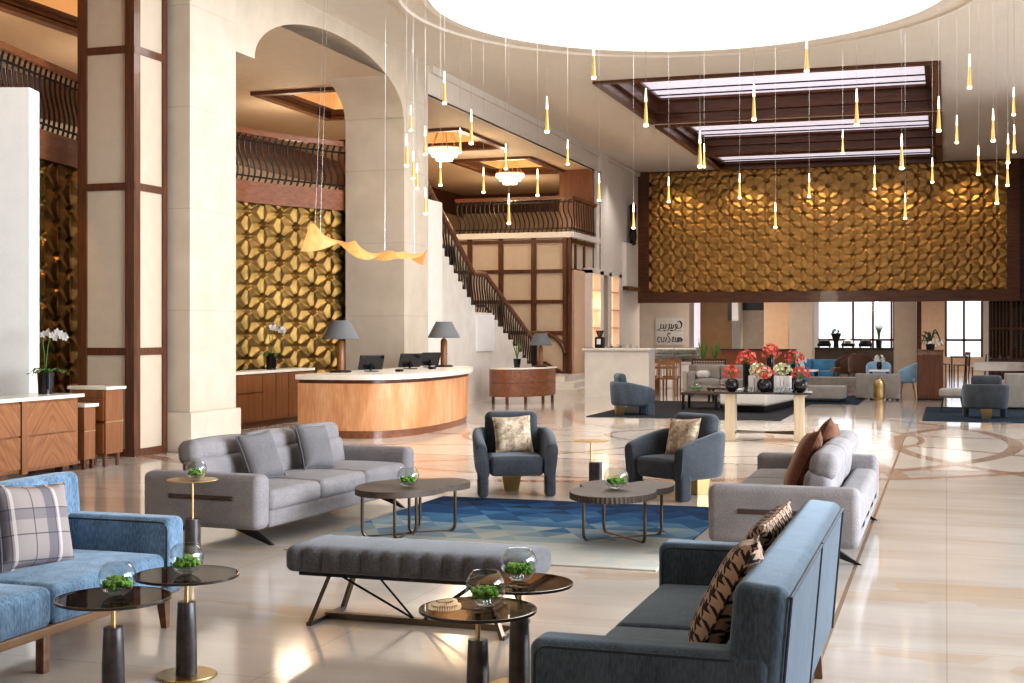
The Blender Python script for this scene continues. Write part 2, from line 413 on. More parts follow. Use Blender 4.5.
    def build(s, name, mat, parent=None, ang=38, smooth=True):
        bmesh.ops.remove_doubles(s.bm, verts=s.bm.verts, dist=1e-5)
        bmesh.ops.recalc_face_normals(s.bm, faces=s.bm.faces)
        me = bpy.data.meshes.new(name); s.bm.to_mesh(me); s.bm.free()
        if smooth:
            me.polygons.foreach_set('use_smooth', [True]*len(me.polygons))
            me.set_sharp_from_angle(angle=R(ang))
        me.materials.append(MT[mat] if isinstance(mat, str) else mat)
        o = bpy.data.objects.new(name, me); COL.objects.link(o)
        if parent: o.parent = parent
        return o
def tag(o, label, cat, group=None):
    o['label'] = label; o['category'] = cat
    if group: o['group'] = group
    return o
def thing(name, label, cat, loc=(0,0,0), rz=0, group=None):
    o = bpy.data.objects.new(name, None); COL.objects.link(o); o.empty_display_size = .1
    o.location = loc; o.rotation_euler = (0, 0, rz)
    return tag(o, label, cat, group)
def struct(o): o['kind'] = 'structure'; return o
def dup(root, loc, rz=0, label=None, group=None, scale=None):
    def cp(o, par):
        c = o.copy(); COL.objects.link(c)
        if par: c.parent = par
        for ch in o.children: cp(ch, c)
        return c
    r = cp(root, None); r.location = loc; r.rotation_euler = (0, 0, rz)
    if label: r['label'] = label
    if group: r['group'] = group
    if scale: r.scale = scale
    return r
def place(o, M): o.matrix_local = M; return o
def catmull(pts, k=5, closed=False):
    P = [Vector(p) for p in pts]; N = len(P); out = []
    for i in range(N if closed else N-1):
        g = (lambda j: P[j % N]) if closed else (lambda j: P[max(0, min(N-1, j))])
        p0, p1, p2, p3 = g(i-1), g(i), g(i+1), g(i+2)
        for q in range(k):
            t = q/k
            out.append(.5*((2*p1)+(p2-p0)*t+(2*p0-5*p1+4*p2-p3)*t*t+(3*p1-p0-3*p2+p3)*t**3))
    if not closed: out.append(P[-1])
    return out
def roundpath(pts, r, k=5):
    P = [Vector(p) for p in pts]; out = [P[0]]
    for i in range(1, len(P)-1):
        a = (P[i-1]-P[i]); b = (P[i+1]-P[i]); rr = min(r, a.length*.45, b.length*.45)
        p = P[i]+a.normalized()*rr; q = P[i]+b.normalized()*rr
        for j in range(k+1):
            t = j/k; out.append((1-t)**2*p+2*t*(1-t)*P[i]+t*t*q)
    out.append(P[-1]); return out

# ================================================================== SETTING
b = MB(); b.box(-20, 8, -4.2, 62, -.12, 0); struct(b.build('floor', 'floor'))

# ---- main ceiling with skylight opening and coffer openings
OC = (-3.95, 21.15); OR = 4.15
H0 = 7.08
b = MB()
def flat(x0, x1, y0, y1, z=H0): b.add([(x0,y0,z),(x0,y1,z),(x1,y1,z),(x1,y0,z)], [(0,1,2,3)])
sx0, sx1, sy0, sy1 = OC[0]-4.9, OC[0]+4.9, OC[1]-4.9, OC[1]+4.9
n = 96; inner = []; outer = []
for k in range(n):
    a = 2*PI*k/n; cx, cy = math.cos(a), math.sin(a)
    inner.append((OC[0]+OR*cx, OC[1]+OR*cy, H0))
    t = 4.9/max(abs(cx), abs(cy)); outer.append((OC[0]+t*cx, OC[1]+t*cy, H0))
b.grid([inner, outer], cv=True)
flat(-10, 8, -4.2, sy0); flat(-10, sx0, sy0, sy1); flat(sx1, 8, sy0, sy1)
CX0, CX1 = -7.15, -.22
COFF = [(28.0, 33.75), (34.5, 40.15), (40.85, 44.2)]
flat(-10, 8, sy1, 28.0)
flat(-10, CX0, 28.0, 44.75); flat(CX1, 8, 28.0, 44.75)
flat(CX0, CX1, 33.75, 34.5); flat(CX0, CX1, 40.15, 40.85); flat(CX0, CX1, 44.2, 44.75)
struct(b.build('ceiling', 'ceil', smooth=False))
# skylight ring mouldings + luminous dome
b = MB()
b.lathe([(4.75, H0-.001), (4.73, H0-.05), (4.64, H0-.06), (4.62, H0-.02), (4.30, H0-.02), (4.28, H0-.05), (OR, H0-.04), (OR, H0+.06), (4.2, H0+.08), (4.2, H0+.28), (4.45, H0+.32), (4.74, H0+.42)], (OC[0], OC[1], 0), 96)
struct(b.build('trim_1', 'ceil'))
b = MB(); b.lathe([(.001, H0+.44), (4.75, H0+.44), (4.8, H0+.40)], (OC[0], OC[1], 0), 96)
sk = b.build('skylight', 'oculus'); struct(sk)

# ---- wooden coffers in the main ceiling
for i, (y0, y1) in enumerate(COFF):
    t = thing('ceiling_coffer', 'long wooden ceiling coffer with lilac skylight, %s one from the big round skylight' % ['nearest', 'middle', 'farthest'][i], 'ceiling coffer', (0, 0, 0), 0, 'wooden coffers in the hall ceiling')
    d = (.55, .45, .16)[i]; b = MB(); w = .30
    for x0, x1, a, c in ((CX0-.12, CX1+.12, y0-.12, y0+.06), (CX0-.12, CX1+.12, y1-.06, y1+.12), (CX0-.12, CX0+.06, y0, y1), (CX1-.06, CX1+.12, y0, y1)):
        b.box(x0, x1, a, c, H0-.06, H0+.02)
    f = b.build('frame', 'dwoodx', t, smooth=False)
    b = MB()   # stepped recess walls
    ins = [(0, H0), (.0, H0+.16), (.10, H0+.18), (.10, H0+d-.08), (.24, H0+d-.06), (.24, H0+d)]
    rows = []
    for q, z in ins: rows.append([Vector((CX0+q, y0+q, z)), Vector((CX1-q, y0+q, z)), Vector((CX1-q, y1-q, z)), Vector((CX0+q, y1-q, z))])
    b.grid(rows, cv=True); b.build('recess', 'dwoodx', t, smooth=False)
    b = MB(); b.box(CX0+.2, CX1-.2, y0+.2, y1-.2, H0+d, H0+d+.03); b.build('skylight_pane', 'lilac', t, smooth=False)
    b = MB()
    for f_ in (.74, .88): b.box(CX0+.2, CX1-.2, y0+(y1-y0)*f_-.018, y0+(y1-y0)*f_+.018, H0+d-.03, H0+d)
    b.build('glazing_bars', 'iron', t, smooth=False)

# ---- arcade: pillars, arch walls
def pillar(y0, y1):
    b = MB(); b.box(-11.25, -10, y0, y1, 0, H0); o = struct(b.build('stone_pillar', 'block', smooth=False))
    b = MB(); b.rbox((-10.625, (y0+y1)/2, .275), (1.37, y1-y0+.12, .55), .02, 1); p = b.build('plinth', 'block', o)
pillar(16.2, 17.46); pillar(23.9, 25.15)
def archwall(y0, y1, ya, yb, name):
    zs = 5.83; rise = .97; ym = (ya+yb)/2; hw = (yb-ya)/2
    arc = [(ym-hw*math.cos(PI*k/40), zs+rise*math.sin(PI*k/40)) for k in range(41)]
    poly = [(y0, zs)] + arc + [(y1, zs), (y1, H0), (y0, H0)] if ya > y0 else arc + [(y1, zs), (y1, H0), (ya, H0)]
    b = MB(); xs = (-11.25, -10.0)
    # front/back strips between arc and top, plus soffit
    edge = ([(y0, zs)] if ya > y0+.01 else []) + arc + ([(y1, zs)] if yb < y1-.01 else [])
    rows = [[Vector((xs[1], y, z)) for y, z in edge], [Vector((xs[1], y, H0)) for y, z in edge]]; b.grid(rows)
    rows = [[Vector((xs[0], y, z)) for y, z in edge], [Vector((xs[0], y, H0)) for y, z in edge]]; b.grid(rows)
    rows = [[Vector((xs[0], y, z)) for y, z in edge], [Vector((xs[1], y, z)) for y, z in edge]]; b.grid(rows)
    struct(b.build(name, 'stone', ang=30))
archwall(17.46, 23.9, 18.02, 23.87, 'wall_left')
b = MB(); b.box(-10.3, -10, 4.0, 16.2, 6.48, H0); struct(b.build('wall_left', 'stone', smooth=False))
b = MB(); b.box(-11.25, -10, -4.2, 4.0, 0, H0); struct(b.build('wall_left', 'block', smooth=False))
# lintel strip over the mezzanine opening, far white wall
b = MB(); b.box(-10.06, -10, 25.15, 39.2, 6.46, H0); struct(b.build('wall_left', 'ceil', smooth=False))
b = MB(); b.box(-10.02, -9.985, 25.15, 39.2, 6.46, 6.49); struct(b.build('trim_2', 'iron', smooth=False))
b = MB(); b.box(-10.4, -10, 39.2, 44.75, 0, H0); struct(b.build('wall_left', 'wallwhite', smooth=False))
b = MB(); b.box(-9.999, -9.9, 39.0, 39.9, 3.45, H0); struct(b.build('wall_left', 'wallwhite', smooth=False))
# crown strip under the ceiling along the left wall
b = MB(); b.box(-10, -9.92, 25.2, 44.6, H0-.14, H0); struct(b.build('trim_3', 'ceil', smooth=False))

# ---- mezzanine side: ceiling with coffers, far walls, slab
MZ = 6.5
b = MB()
def flat2(x0, x1, y0, y1): b.add([(x0,y0,MZ),(x0,y1,MZ),(x1,y1,MZ),(x1,y0,MZ)], [(0,1,2,3)])
MC = [(12.6, 19.2), (24.0, 27.2), (29.7, 32.9), (35.2, 38.6)]
mx0, mx1 = -13.2, -11.05
flat2(-16.5, mx0, -4.2, 45); flat2(mx1, -10, -4.2, 45)
ys = [-4.2] + [v for c in MC for v in c] + [45]
for k in range(0, len(ys), 2): flat2(mx0, mx1, ys[k], ys[k+1])
struct(b.build('ceiling', 'tan', smooth=False))
for i, (y0, y1) in enumerate(MC):
    t = thing('ceiling_coffer', ['warm lit wooden ceiling coffer at upper left above the curved balcony', 'warm wooden ceiling coffer seen through the stone arch', 'gilded ceiling coffer holding the chandelier beside the stone pillar', 'wooden ceiling coffer holding the brighter chandelier over the mezzanine'][i], 'ceiling coffer', (0,0,0), 0, 'warm coffers over the mezzanine')
    b = MB()
    for x0, x1, a, c in ((mx0-.14, mx1+.14, y0-.14, y0+.05), (mx0-.14, mx1+.14, y1-.05, y1+.14), (mx0-.14, mx0+.05, y0, y1), (mx1-.05, mx1+.14, y0, y1)):
        b.box(x0, x1, a, c, MZ-.07, MZ+.02)
    rows = []
    for q, z in ((.05, MZ), (.05, MZ+.1), (.22, MZ+.12)): rows.append([Vector((mx0+q, y0+q, z)), Vector((mx1-q, y0+q, z)), Vector((mx1-q, y1-q, z)), Vector((mx0+q, y1-q, z))])
    b.grid(rows, cv=True)
    b.build('frame', 'dwoody', t, smooth=False)
    b = MB()
    rows = []
    for q, z in ((.22, MZ+.12), (.22, MZ+.45)): rows.append([Vector((mx0+q, y0+q, z)), Vector((mx1-q, y0+q, z)), Vector((mx1-q, y1-q, z)), Vector((mx0+q, y1-q, z))])
    b.grid(rows, cv=True)
    b.add([(mx0+.2, y0+.2, MZ+.45), (mx1-.2, y0+.2, MZ+.45), (mx1-.2, y1-.2, MZ+.45), (mx0+.2, y1-.2, MZ+.45)], [(0,1,2,3)])
    b.build('glowing_recess', 'ochre', t, smooth=False)
b = MB(); b.box(-16.7, -16.5, -4.2, 45, 0, MZ); struct(b.build('wall_outer', 'tan', smooth=False))
b = MB(); b.box(-16.5, -16.42, 8, 44.8, 5.75, MZ); struct(b.build('trim_4', 'dwoody', smooth=False))
b = MB(); b.box(-16.7, -10.2, 44.8, 45, 0, H0); struct(b.build('wall_outer', 'tan', smooth=False))
b = MB(); b.box(-16.5, -10.4, 44.7, 44.8, 5.85, MZ); struct(b.build('trim_5', 'dwoodx', smooth=False))
b = MB(); b.box(-16.7, -11.25, -4.2, -4, 0, MZ); struct(b.build('wall_outer', 'tan', smooth=False))
# dark wood shafts standing on the gallery
for (x0, x1, y0, y1) in ((-14.6, -13.6, 30.6, 31.4), (-15.4, -14.2, 22.2, 23.2)):
    b = MB(); b.box(x0, x1, y0, y1, 4.4, MZ); struct(b.build('column', 'dwood', smooth=False))
GR = 0.0
_ctrl = [(-11.0, 10.5, 0), (-11.3, 12.5, 0), (-11.62, 14.3, 0), (-11.97, 16.0, 0), (-12.33, 18.0, 0), (-12.48, 20.0, 0), (-12.3, 21.7, 0), (-11.88, 22.9, 0), (-11.25, 24.1, 0), (-10.6, 25.0, 0)]
_path = catmull(_ctrl, 10); _cum = [0.0]
for _p, _q in zip(_path[:-1], _path[1:]): _cum.append(_cum[-1]+(_q-_p).length)
GL = _cum[-1]
def arc_dir(s_):
    s_ = max(0, min(GL-1e-6, s_)); i = 0
    while _cum[i+1] < s_: i += 1
    a_ = max(0, i-2); b_ = min(len(_path)-1, i+3); d = (_path[b_]-_path[a_]).normalized()
    f = (s_-_cum[i])/(_cum[i+1]-_cum[i]); return _path[i].lerp(_path[i+1], f), d
def arc_pt(s_, off=0.0, z=0):
    # point on the curved balcony line; off moves it away from the hall
    p, d = arc_dir(s_); return Vector((p.x-d.y*off, p.y+d.x*off, z))
T0, T1 = 0.0, GL
poly = [(arc_pt(T0+(T1-T0)*k/40, GR+.04).x, arc_pt(T0+(T1-T0)*k/40, GR+.04).y) for k in range(41)]
poly += [(-16.5, poly[-1][1]), (-16.5, poly[0][1])]
b = MB(); b.prism(poly, 4.1, 4.4); struct(b.build('mezzanine_slab', 'tan', smooth=False))
b = MB(); b.box(-16.5, -13.4, 24.6, 36, 4.1, 4.4); b.box(-16.5, -10.02, 36.0, 44.7, 4.12, 4.42); struct(b.build('mezzanine_slab', 'tan', smooth=False))
# white kerb along the mezzanine edge
b = MB(); b.box(-13.4, -9.96, 35.9, 36.04, 4.30, 4.46); b.box(-10.06, -9.92, 36.0, 39.0, 4.30, 4.46); struct(b.build('trim_6', 'wallwhite', smooth=False))
# stair-side white wall stub next to the pillar
b = MB(); b.box(-10.42, -10.0, 25.16, 25.95, 0, 4.36); struct(b.build('wall_left', 'wallwhite', smooth=False))

# ---- gold relief (curved, behind reception) and the big panel at the end of the hall
def relief(a, W, Hh, depth, mapf, res=20):
    """tufted star pattern: a hexagonal lattice of sunk hubs, six raised petals round each"""
    cw = a*math.sqrt(3)/2; nu = int(W/cw*res); nv = int(Hh/a*res*1.1); rows = []
    for i in range(nu+1):
        u = W*i/nu; row = []
        for j in range(nv+1):
            v = Hh*j/nv; best = None
            c0 = int(round(u/cw))
            for ci in (c0-1, c0, c0+1):
                off = a/2 if ci % 2 else 0
                cj = round((v-off)/a); dx = u-ci*cw; dy = v-(cj*a+off); d = dx*dx+dy*dy
                if best is None or d < best[0]: best = (d, dx, dy)
            r = math.sqrt(best[0])/(a*.577); th = math.atan2(best[2], best[1])
            p = abs(math.cos(3*(th-PI/2)))          # 1 along the lattice edges, 0 between the petals
            k = min(1, r/.42); k = k*k*(3-2*k)
            rib = abs(math.cos(6*(th-PI/2)))*max(0, 1-r*.9)
            h = k*(.45+.55*p**.8) + .38*rib - .9*max(0, 1-r/.34)
            row.append(mapf(u, v, depth*h))
        rows.append(row)
    b = MB(); b.grid(rows); return b
W = GL
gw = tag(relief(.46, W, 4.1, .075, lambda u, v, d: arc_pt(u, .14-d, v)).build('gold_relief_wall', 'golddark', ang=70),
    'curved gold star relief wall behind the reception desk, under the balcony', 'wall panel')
gp = thing('gold_relief_panel', 'huge gold star relief panel in dark frame at the end of the hall', 'wall panel')
PX0, PX1, PY = -10.0, 2.2, 44.75
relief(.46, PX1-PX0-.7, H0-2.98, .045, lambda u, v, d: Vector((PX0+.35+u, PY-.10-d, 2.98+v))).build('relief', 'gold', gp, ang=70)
b = MB(); b.box(PX0+.0, PX0+.38, PY-.25, PY, 2.62, H0); b.box(PX1-.38, PX1, PY-.25, PY, 2.62, H0); b.box(PX0+.38, PX1-.38, PY-.25, PY, 2.62, 2.98)
b.box(PX0+.38, PX1-.38, PY-.2, PY, H0-.05, H0)
b.build('frame', 'dwoodx', gp, smooth=False)
b = MB(); b.box(-10.2, 8, PY, PY+.25, 2.62, H0+.4); struct(b.build('wall_back', 'dwoodx', smooth=False))
b = MB(); b.box(2.6, 3.2, 32, 44.74, 0, H0); 
# right flank wall of the hall's far end
struct(b.build('wall_right', 'wallwhite', smooth=False))
b = MB(); b.box(2.5, 2.6, 32, 44.6, 2.6, 5.6); struct(b.build('trim_7', 'dwood', smooth=False))

# ---- wooden framed column by the desk
t = thing('panelled_column', 'tall square column of ivory panels in dark wood frames', 'column')
cx0, cx1, cy0, cy1 = -11.22, -10.33, 15.36, 16.14
b = MB(); b.box(cx0+.02, cx1-.02, cy0+.02, cy1-.02, 0, H0); b.build('panel', 'creampanel', t, smooth=False)
b = MB()
for x in (cx0, cx1-.14): b.box(x, x+.14, cy0-.01, cy0+.14, 0, H0)
b.box(cx1-.14, cx1+.01, cy1-.1, cy1, 0, H0)
for z in (.0, 1.36, 3.58, 5.42, 6.95):
    b.box(cx0, cx1, cy0-.004, cy0+.05, z, z+.1); b.box(cx1-.05, cx1+.004, cy0, cy1, z, z+.1)
b.build('frame', 'dwood', t, smooth=False)

# ---- ivory screen wall stub behind the concierge desk
b = MB(); b.box(-1.5, 0, -.35, 0, 0, 4.72)
o = b.build('screen_wall', 'whitepanel', smooth=False); o.location = (-10.95, 14.2, 0); o.rotation_euler = (0, 0, R(18)); struct(o)

# ---- panelled wall at the top of the stairs
pw = MB(); pw.box(-13.5, -10.12, 36.03, 36.2, 0, 4.3); pw.box(-10.2, -10.05, 36.2, 39.2, 0, 4.3)
pwo = struct(pw.build('wall_stair', 'creampanel', smooth=False))
b = MB()
for x in (-13.02, -12.08, -11.10, -10.17): b.box(x-.07, x+.07, 35.97, 36.05, 0, 4.3)
for z in (4.2, 3.36, 2.5, 1.62): b.box(-13.5, -10.1, 35.98, 36.05, z-.05, z+.05)
b.box(-10.12, -10.0, 35.97, 36.1, 0, 4.3)
for y in (36.55, 37.5, 38.9): b.box(-10.06, -10.0, y-.06, y+.06, 0 if y > 38 else 3.4, 4.3)
b.box(-10.06, -10.0, 36, 39, 4.15, 4.27); b.box(-10.06, -10.0, 36, 39, 3.36, 3.44)
pts = [(-11.15, 35.95, 1.62), (-10.75, 35.95, 1.60), (-10.45, 35.95, 1.48), (-10.25, 35.95, 1.28), (-10.18, 35.95, 1.05)]
b.tube(catmull(pts), .06, 8)
b.bar((-11.7, 35.96, .78), (-10.75, 35.96, .78), .07); b.bar((-10.75, 35.96, .78), (-10.1, 35.96, .42), .07)
b.build('frame', 'dwood', pwo)
# beige pilaster and dark wood pier
b = MB(); b.box(-10.2, -9.95, 36.15, 37.3, 0, 3.4); struct(b.build('pilaster', 'peach', smooth=False))
b = MB(); b.box(-11.05, -10.02, 38.45, 39.2, 4.4, 6.55); struct(b.build('pier', 'pierwood', smooth=False))
b = MB(); b.box(-10.02, -9.94, 38.6, 39.0, 3.4, 6.5); struct(b.build('trim_8', 'wallwhite', smooth=False))
b = MB(); b.box(-9.96, -9.92, 39.0, 39.06, 3.4, 6.5); struct(b.build('trim_9', 'dwood', smooth=False))
# small wall bracket and iron scroll ornament
b = MB(); b.box(-10.0, -9.86, 42.2, 43.9, 3.12, 4.55); br = b.build('wall_ledge', 'wallwhite', smooth=False); struct(br)
b = MB(); b.box(-9.99, -9.8, 42.25, 43.85, 3.0, 3.12); struct(b.build('trim_10', 'dwood', smooth=False))
t = thing('iron_scroll_ornament', 'black wrought iron scroll standing on the white ledge high on the far left wall', 'ornament', (-9.85, 43.1, 4.55))
b = MB()
for s in (-1, 1):
    b.tube(catmull([(0, s*.05, 0), (0, s*.3, .22), (0, s*.22, .45), (0, s*.03, .62), (0, s*.2, .85), (0, s*.24, 1.05), (0, s*.05, 1.2)]), .06, 8)
b.box(-.05, .05, -.3, .3, 0, .06); b.ball((0, 0, 1.22), .12, 6); b.build('scroll', 'iron', t)
for i in range(3):
    b = MB(); b.tube([(0, -.2+.2*i, .05), (0, -.1+.1*i, .4), (0, -.15+.15*i, .95)], .035, 6); b.build('bar', 'iron', t)

# ---- restaurant shell beyond the hall
b = MB(); b.box(-20, 8, 45, 62, 3.25, 3.4); struct(b.build('ceiling', 'tan', smooth=False))
def wallseg(x0, x1, y, mat, z0=0, z1=3.25, th=.25, name='wall_back'):
    b = MB(); b.box(x0, x1, y, y+th, z0, z1); return struct(b.build(name, mat, smooth=False))
wallseg(-14, -9.25, 49.9, 'beigewall')
wallseg(-8.92, -7.75, 50.5, 'brownwall')
wallseg(-20, -8.2, 60, 'wallwhite')
wallseg(-8.2, -5.6, 57, 'beigewall')
wallseg(-5.6, -5.35, 57, 'beigewall', th=3.2)
wallseg(-2.1, -.05, 60, 'peach'); wallseg(1.5, 8, 60, 'beigewall')
for x0, x1, y, m in ((-6.45, -5.5, 50, 'peach'), (-5.5, -4.68, 50, 'beigewall'), (-1.78, -1.02, 50, 'beigewall')):
    b = MB(); b.box(x0, x1, y, y+.9, 0, 3.25); struct(b.build('column', m, smooth=False))
b = MB(); b.box(-6.0, -5.55, 49.97, 50.0, .25, 1.75); struct(b.build('door_1', 'peach', smooth=False))
b = MB(); b.box(-1.0, -.84, 49.95, 50.4, 0, 3.25); struct(b.build('trim_11', 'dwood', smooth=False))
# windows
def window(name, x0, x1, y, mull, trans, z0=0.0, z1=3.25):
    o = bpy.data.objects.new(name, None); COL.objects.link(o); struct(o)
    b = MB(); m = .045
    for x in [x0+m, x1-m]+mull: b.box(x-m, x+m, y, y+.14, z0, z1)
    for z in [z0+m, z1-m]+trans: b.box(x0, x1, y, y+.14, z-m, z+m)
    f = b.build('window_frame', 'dwood', o, smooth=False); struct(f)
    b = MB(); b.box(x0, x1, y+.06, y+.075, z0, z1); p = b.build('pane', 'pane', o, smooth=False); struct(p)
window('window_1', -5.6, -2.1, 60, [-3.87, -3.03, -2.25], [1.27])
window('window_2', -.05, 1.5, 60, [.73], [1.27])
b = MB(); b.box(-.05, 1.5, 59.98, 60.2, 0, .55); b.box(-5.6, -2.1, 59.98, 60.2, 0, .5); struct(b.build('wall_sill', 'peach', smooth=False))
b = MB(); b.box(-9.25, -8.92, 51, 51.05, 0, 3.25); struct(b.build('window_3', 'lilac', smooth=False))
# right-hand side of the room and behind the viewer
b = MB(); b.box(-11.25, 8, -4.4, -4.2, 0, H0); struct(b.build('wall_front', 'stone', smooth=False))
for k in range(5):
    b = MB(); b.box(7.2, 8, -4+8.5*k, -3.2+8.5*k, 0, H0); struct(b.build('column', 'stone', smooth=False))

# ================================================================== RAILINGS AND STAIRS
def scurve(p, tx, h, amp=.05, r=.014):
    b = MB(); P = []
    for k in range(11):
        t = k/10; P.append(Vector(p)+Vector((tx.x*amp*math.sin(2*PI*t), tx.y*amp*math.sin(2*PI*t), h*t)))
    b.tube(P, r, 6); return b
rl = thing('balcony_railing', 'curved balcony railing of wavy iron bars with polished wood rail above the gold wall', 'railing')
b = MB(); rows = []
for r_, z in ((GR-.03, 4.06), (GR-.03, 4.46), (GR+.03, 4.46), (GR+.03, 4.06)): rows.append([arc_pt(T0+(T1-T0)*k/48, r_, z) for k in range(49)])
b.grid(rows, cu=True); b.build('fascia', 'redwood', rl)
b = MB(); rows = []
for r_, z in ((GR-.06, 5.32), (GR-.05, 5.42), (GR+.05, 5.42), (GR+.06, 5.32)): rows.append([arc_pt(T0+(T1-T0)*k/48, r_, z) for k in range(49)])
b.grid(rows, cu=True); b.build('handrail', 'redwood', rl)
b = MB()
for z in (4.55, 5.2): b.tube([arc_pt(T0+(T1-T0)*k/48, GR, z) for k in range(49)], .018, 6)
b.build('rail', 'iron', rl)
nb = 98; mesh = None
for k in range(nb):
    th = T0+(T1-T0)*(k+.5)/nb; dd = arc_dir(th)[1]
    if mesh is None:
        o = scurve((0,0,0), Vector((1,0,0)), .88, .075, .019).build('baluster', 'iron', rl); mesh = o
    else:
        o = mesh.copy(); COL.objects.link(o)
    o.location = arc_pt(th, GR, 4.45); o.rotation_euler = (0, 0, math.atan2(dd.y, dd.x))
# straight mezzanine railing
rl = thing('mezzanine_railing', 'dark wavy iron railing with wooden rail on the mezzanine above the stairs', 'railing')
path = [Vector((-13.4, 35.98, 0)), Vector((-10.0, 35.98, 0)), Vector((-9.98, 38.5, 0))]
b = MB(); b.bar((-13.45, 35.98, 5.42), (-9.95, 35.98, 5.42), .12, .1); b.bar((-9.98, 35.95, 5.42), (-9.98, 38.6, 5.42), .12, .1); b.build('handrail', 'pierwood', rl, smooth=False)
b = MB(); b.bar((-13.45, 35.98, 4.56), (-9.97, 35.98, 4.56), .04); b.bar((-9.98, 35.95, 4.56), (-9.98, 38.6, 4.56), .04); b.bar((-13.45, 35.98, 5.3), (-9.97, 35.98, 5.3), .04); b.build('rail', 'iron', rl, smooth=False)
first = None
for k in range(34):
    if first is None: first = scurve((0,0,0), Vector((1,0,0)), .95, .06, .02).build('baluster', 'iron', rl); o = first
    else: o = first.copy(); COL.objects.link(o)
    if k < 25: o.location = (-13.35+3.32*k/24, 35.98, 4.45)
    else: o.location = (-9.98, 36.2+2.2*(k-25)/8, 4.45); o.rotation_euler = (0, 0, PI/2)

st = thing('staircase', 'white marble staircase rising beside the pillar towards the mezzanine', 'staircase')
poly = [(35.9, 0)]
b = MB()
b.box(-11.9, -8.85, 33.3, 35.9, 0, .16); b.box(-11.9, -9.25, 33.6, 35.9, .16, .32); b.box(-11.9, -9.6, 33.9, 35.9, .32, .48)
b.build('bottom_step', 'marblew', st, smooth=False)
prof = [(34.1, 0)]; y, z = 34.1, .48
prof.append((34.1, .48))
for k in range(10):
    z += .163; prof.append((y, z)); y -= .40 if k < 9 else .4; prof.append((y, z))
y = 29.25; prof.append((y, z))
zl = z
for k in range(13):
    z += .172; prof.append((y, z)); y -= .285; prof.append((y, z))
prof.append((y, 0))
b = MB(); b.prism([(p[0], p[1]) for p in prof], -11.95, -10.45, Matrix(((0,0,1,0),(1,0,0,0),(0,1,0,0),(0,0,0,1))))
b.build('flight', 'marblew', st, smooth=False)
b = MB(); b.box(-10.45, -10.40, 29.3, 30.5, 1.2, 2.06); b.build('wall_plaque', 'whitebox', st, smooth=False)
def nose(y):
    if y > 30.1: return .48+(34.1-y)*(zl-.48)/4.0
    if y > 29.25: return zl
    return zl+(29.25-y)*.172/.285
b = MB()
yy = [34.2, 33.2, 32.2, 31.2, 30.3, 30.1, 29.3, 29.1, 28.2, 27.2, 26.2]
b.tube([(-10.5, q, nose(q)+.92) for q in yy], .06, 8); b.build('handrail', 'pierwood', st)
b = MB(); b.tube([(-10.5, q, nose(q)+.16) for q in yy], .03, 6); b.build('rail', 'iron', st)
b = MB(); b.box(-10.56, -10.44, 34.05, 34.2, .48, 1.5); b.build('newel_post', 'iron', st, smooth=False)
first = None
for k in range(42):
    q = 34.0-7.6*k/41
    if first is None: first = scurve((0,0,0), Vector((0,1,0)), .9, .06, .02).build('baluster', 'iron', st); o = first
    else: o = first.copy(); COL.objects.link(o)
    o.location = (-10.5, q, nose(q)+.02)

# ================================================================== LIT SHELF NICHES, MARBLE BAR
t = thing('lit_shelf_unit', 'white wall unit with two warm lit shelf niches behind the marble bar', 'shelf unit')
b = MB()
for y0, y1 in ((37.3, 37.45), (38.35, 38.75), (39.45, 39.75), (40.75, 41.1)): b.box(-10.0, -9.75, y0, y1, 0, 3.45)
b.box(-10, -9.75, 37.3, 41.1, 3.35, 3.5); b.box(-10, -9.75, 37.3, 41.1, 0, 1.2); b.build('frame', 'wallwhite', t, smooth=False)
for y0, y1 in ((37.45, 38.35), (39.75, 40.75)):
    b = MB(); b.box(-9.99, -9.97, y0, y1, 1.2, 3.35); nb_ = b.build('glowing_back', 'warmglow', t, smooth=False)
    for z in (1.75, 2.3, 2.85):
        b = MB(); b.box(-9.97, -9.76, y0, y1, z, z+.03); b.build('shelf', 'peach', t, smooth=False)
b = MB(); b.box(-9.9, -9.8, 38.75, 39.45, 1.2, 3.35); b.build('dark_panel', 'greyscreen', t, smooth=False)

t = thing('marble_bar', 'long pale marble bar counter with plain front at the end of the hall', 'bar counter')
b = MB(); b.box(-8.65, -7.0, 32.4, 33.1, 0, 1.18); b.build('front', 'marblew', t, smooth=False)
b = MB(); b.rbox((-7.825, 32.72, 1.215), (1.72, .82, .06), .01, 1); b.build('worktop', 'marblew', t)
t = thing('coffee_grinder', 'small black and white coffee grinder on the left end of the marble bar', 'coffee grinder', (-8.33, 32.7, 1.245))
b = MB(); b.rbox((0, 0, .14), (.22, .22, .28), .03); b.build('body', 'blackmetal', t)
b = MB(); b.rbox((0, -.12, .16), (.1, .04, .14), .01); b.build('front_plate', 'whitebox', t)
b = MB(); b.lathe([(.0, .28), (.05, .28), (.1, .42), (.1, .44), (.0, .44)], n=16); b.build('hopper', 'smoke', t)
for i in range(5):
    t = tag(MB().lathe([(0, 0), (.03, 0), (.035, .1), (.033, .1), (.028, .01), (0, .01)], n=12).build('drinking_glass', 'glass'), 'small clear glass on the marble bar, %s from the grinder' % ORD[i], 'glass', 'glasses along the marble bar')
    t.location = (-8.0+.16*i, 32.62, 1.245)
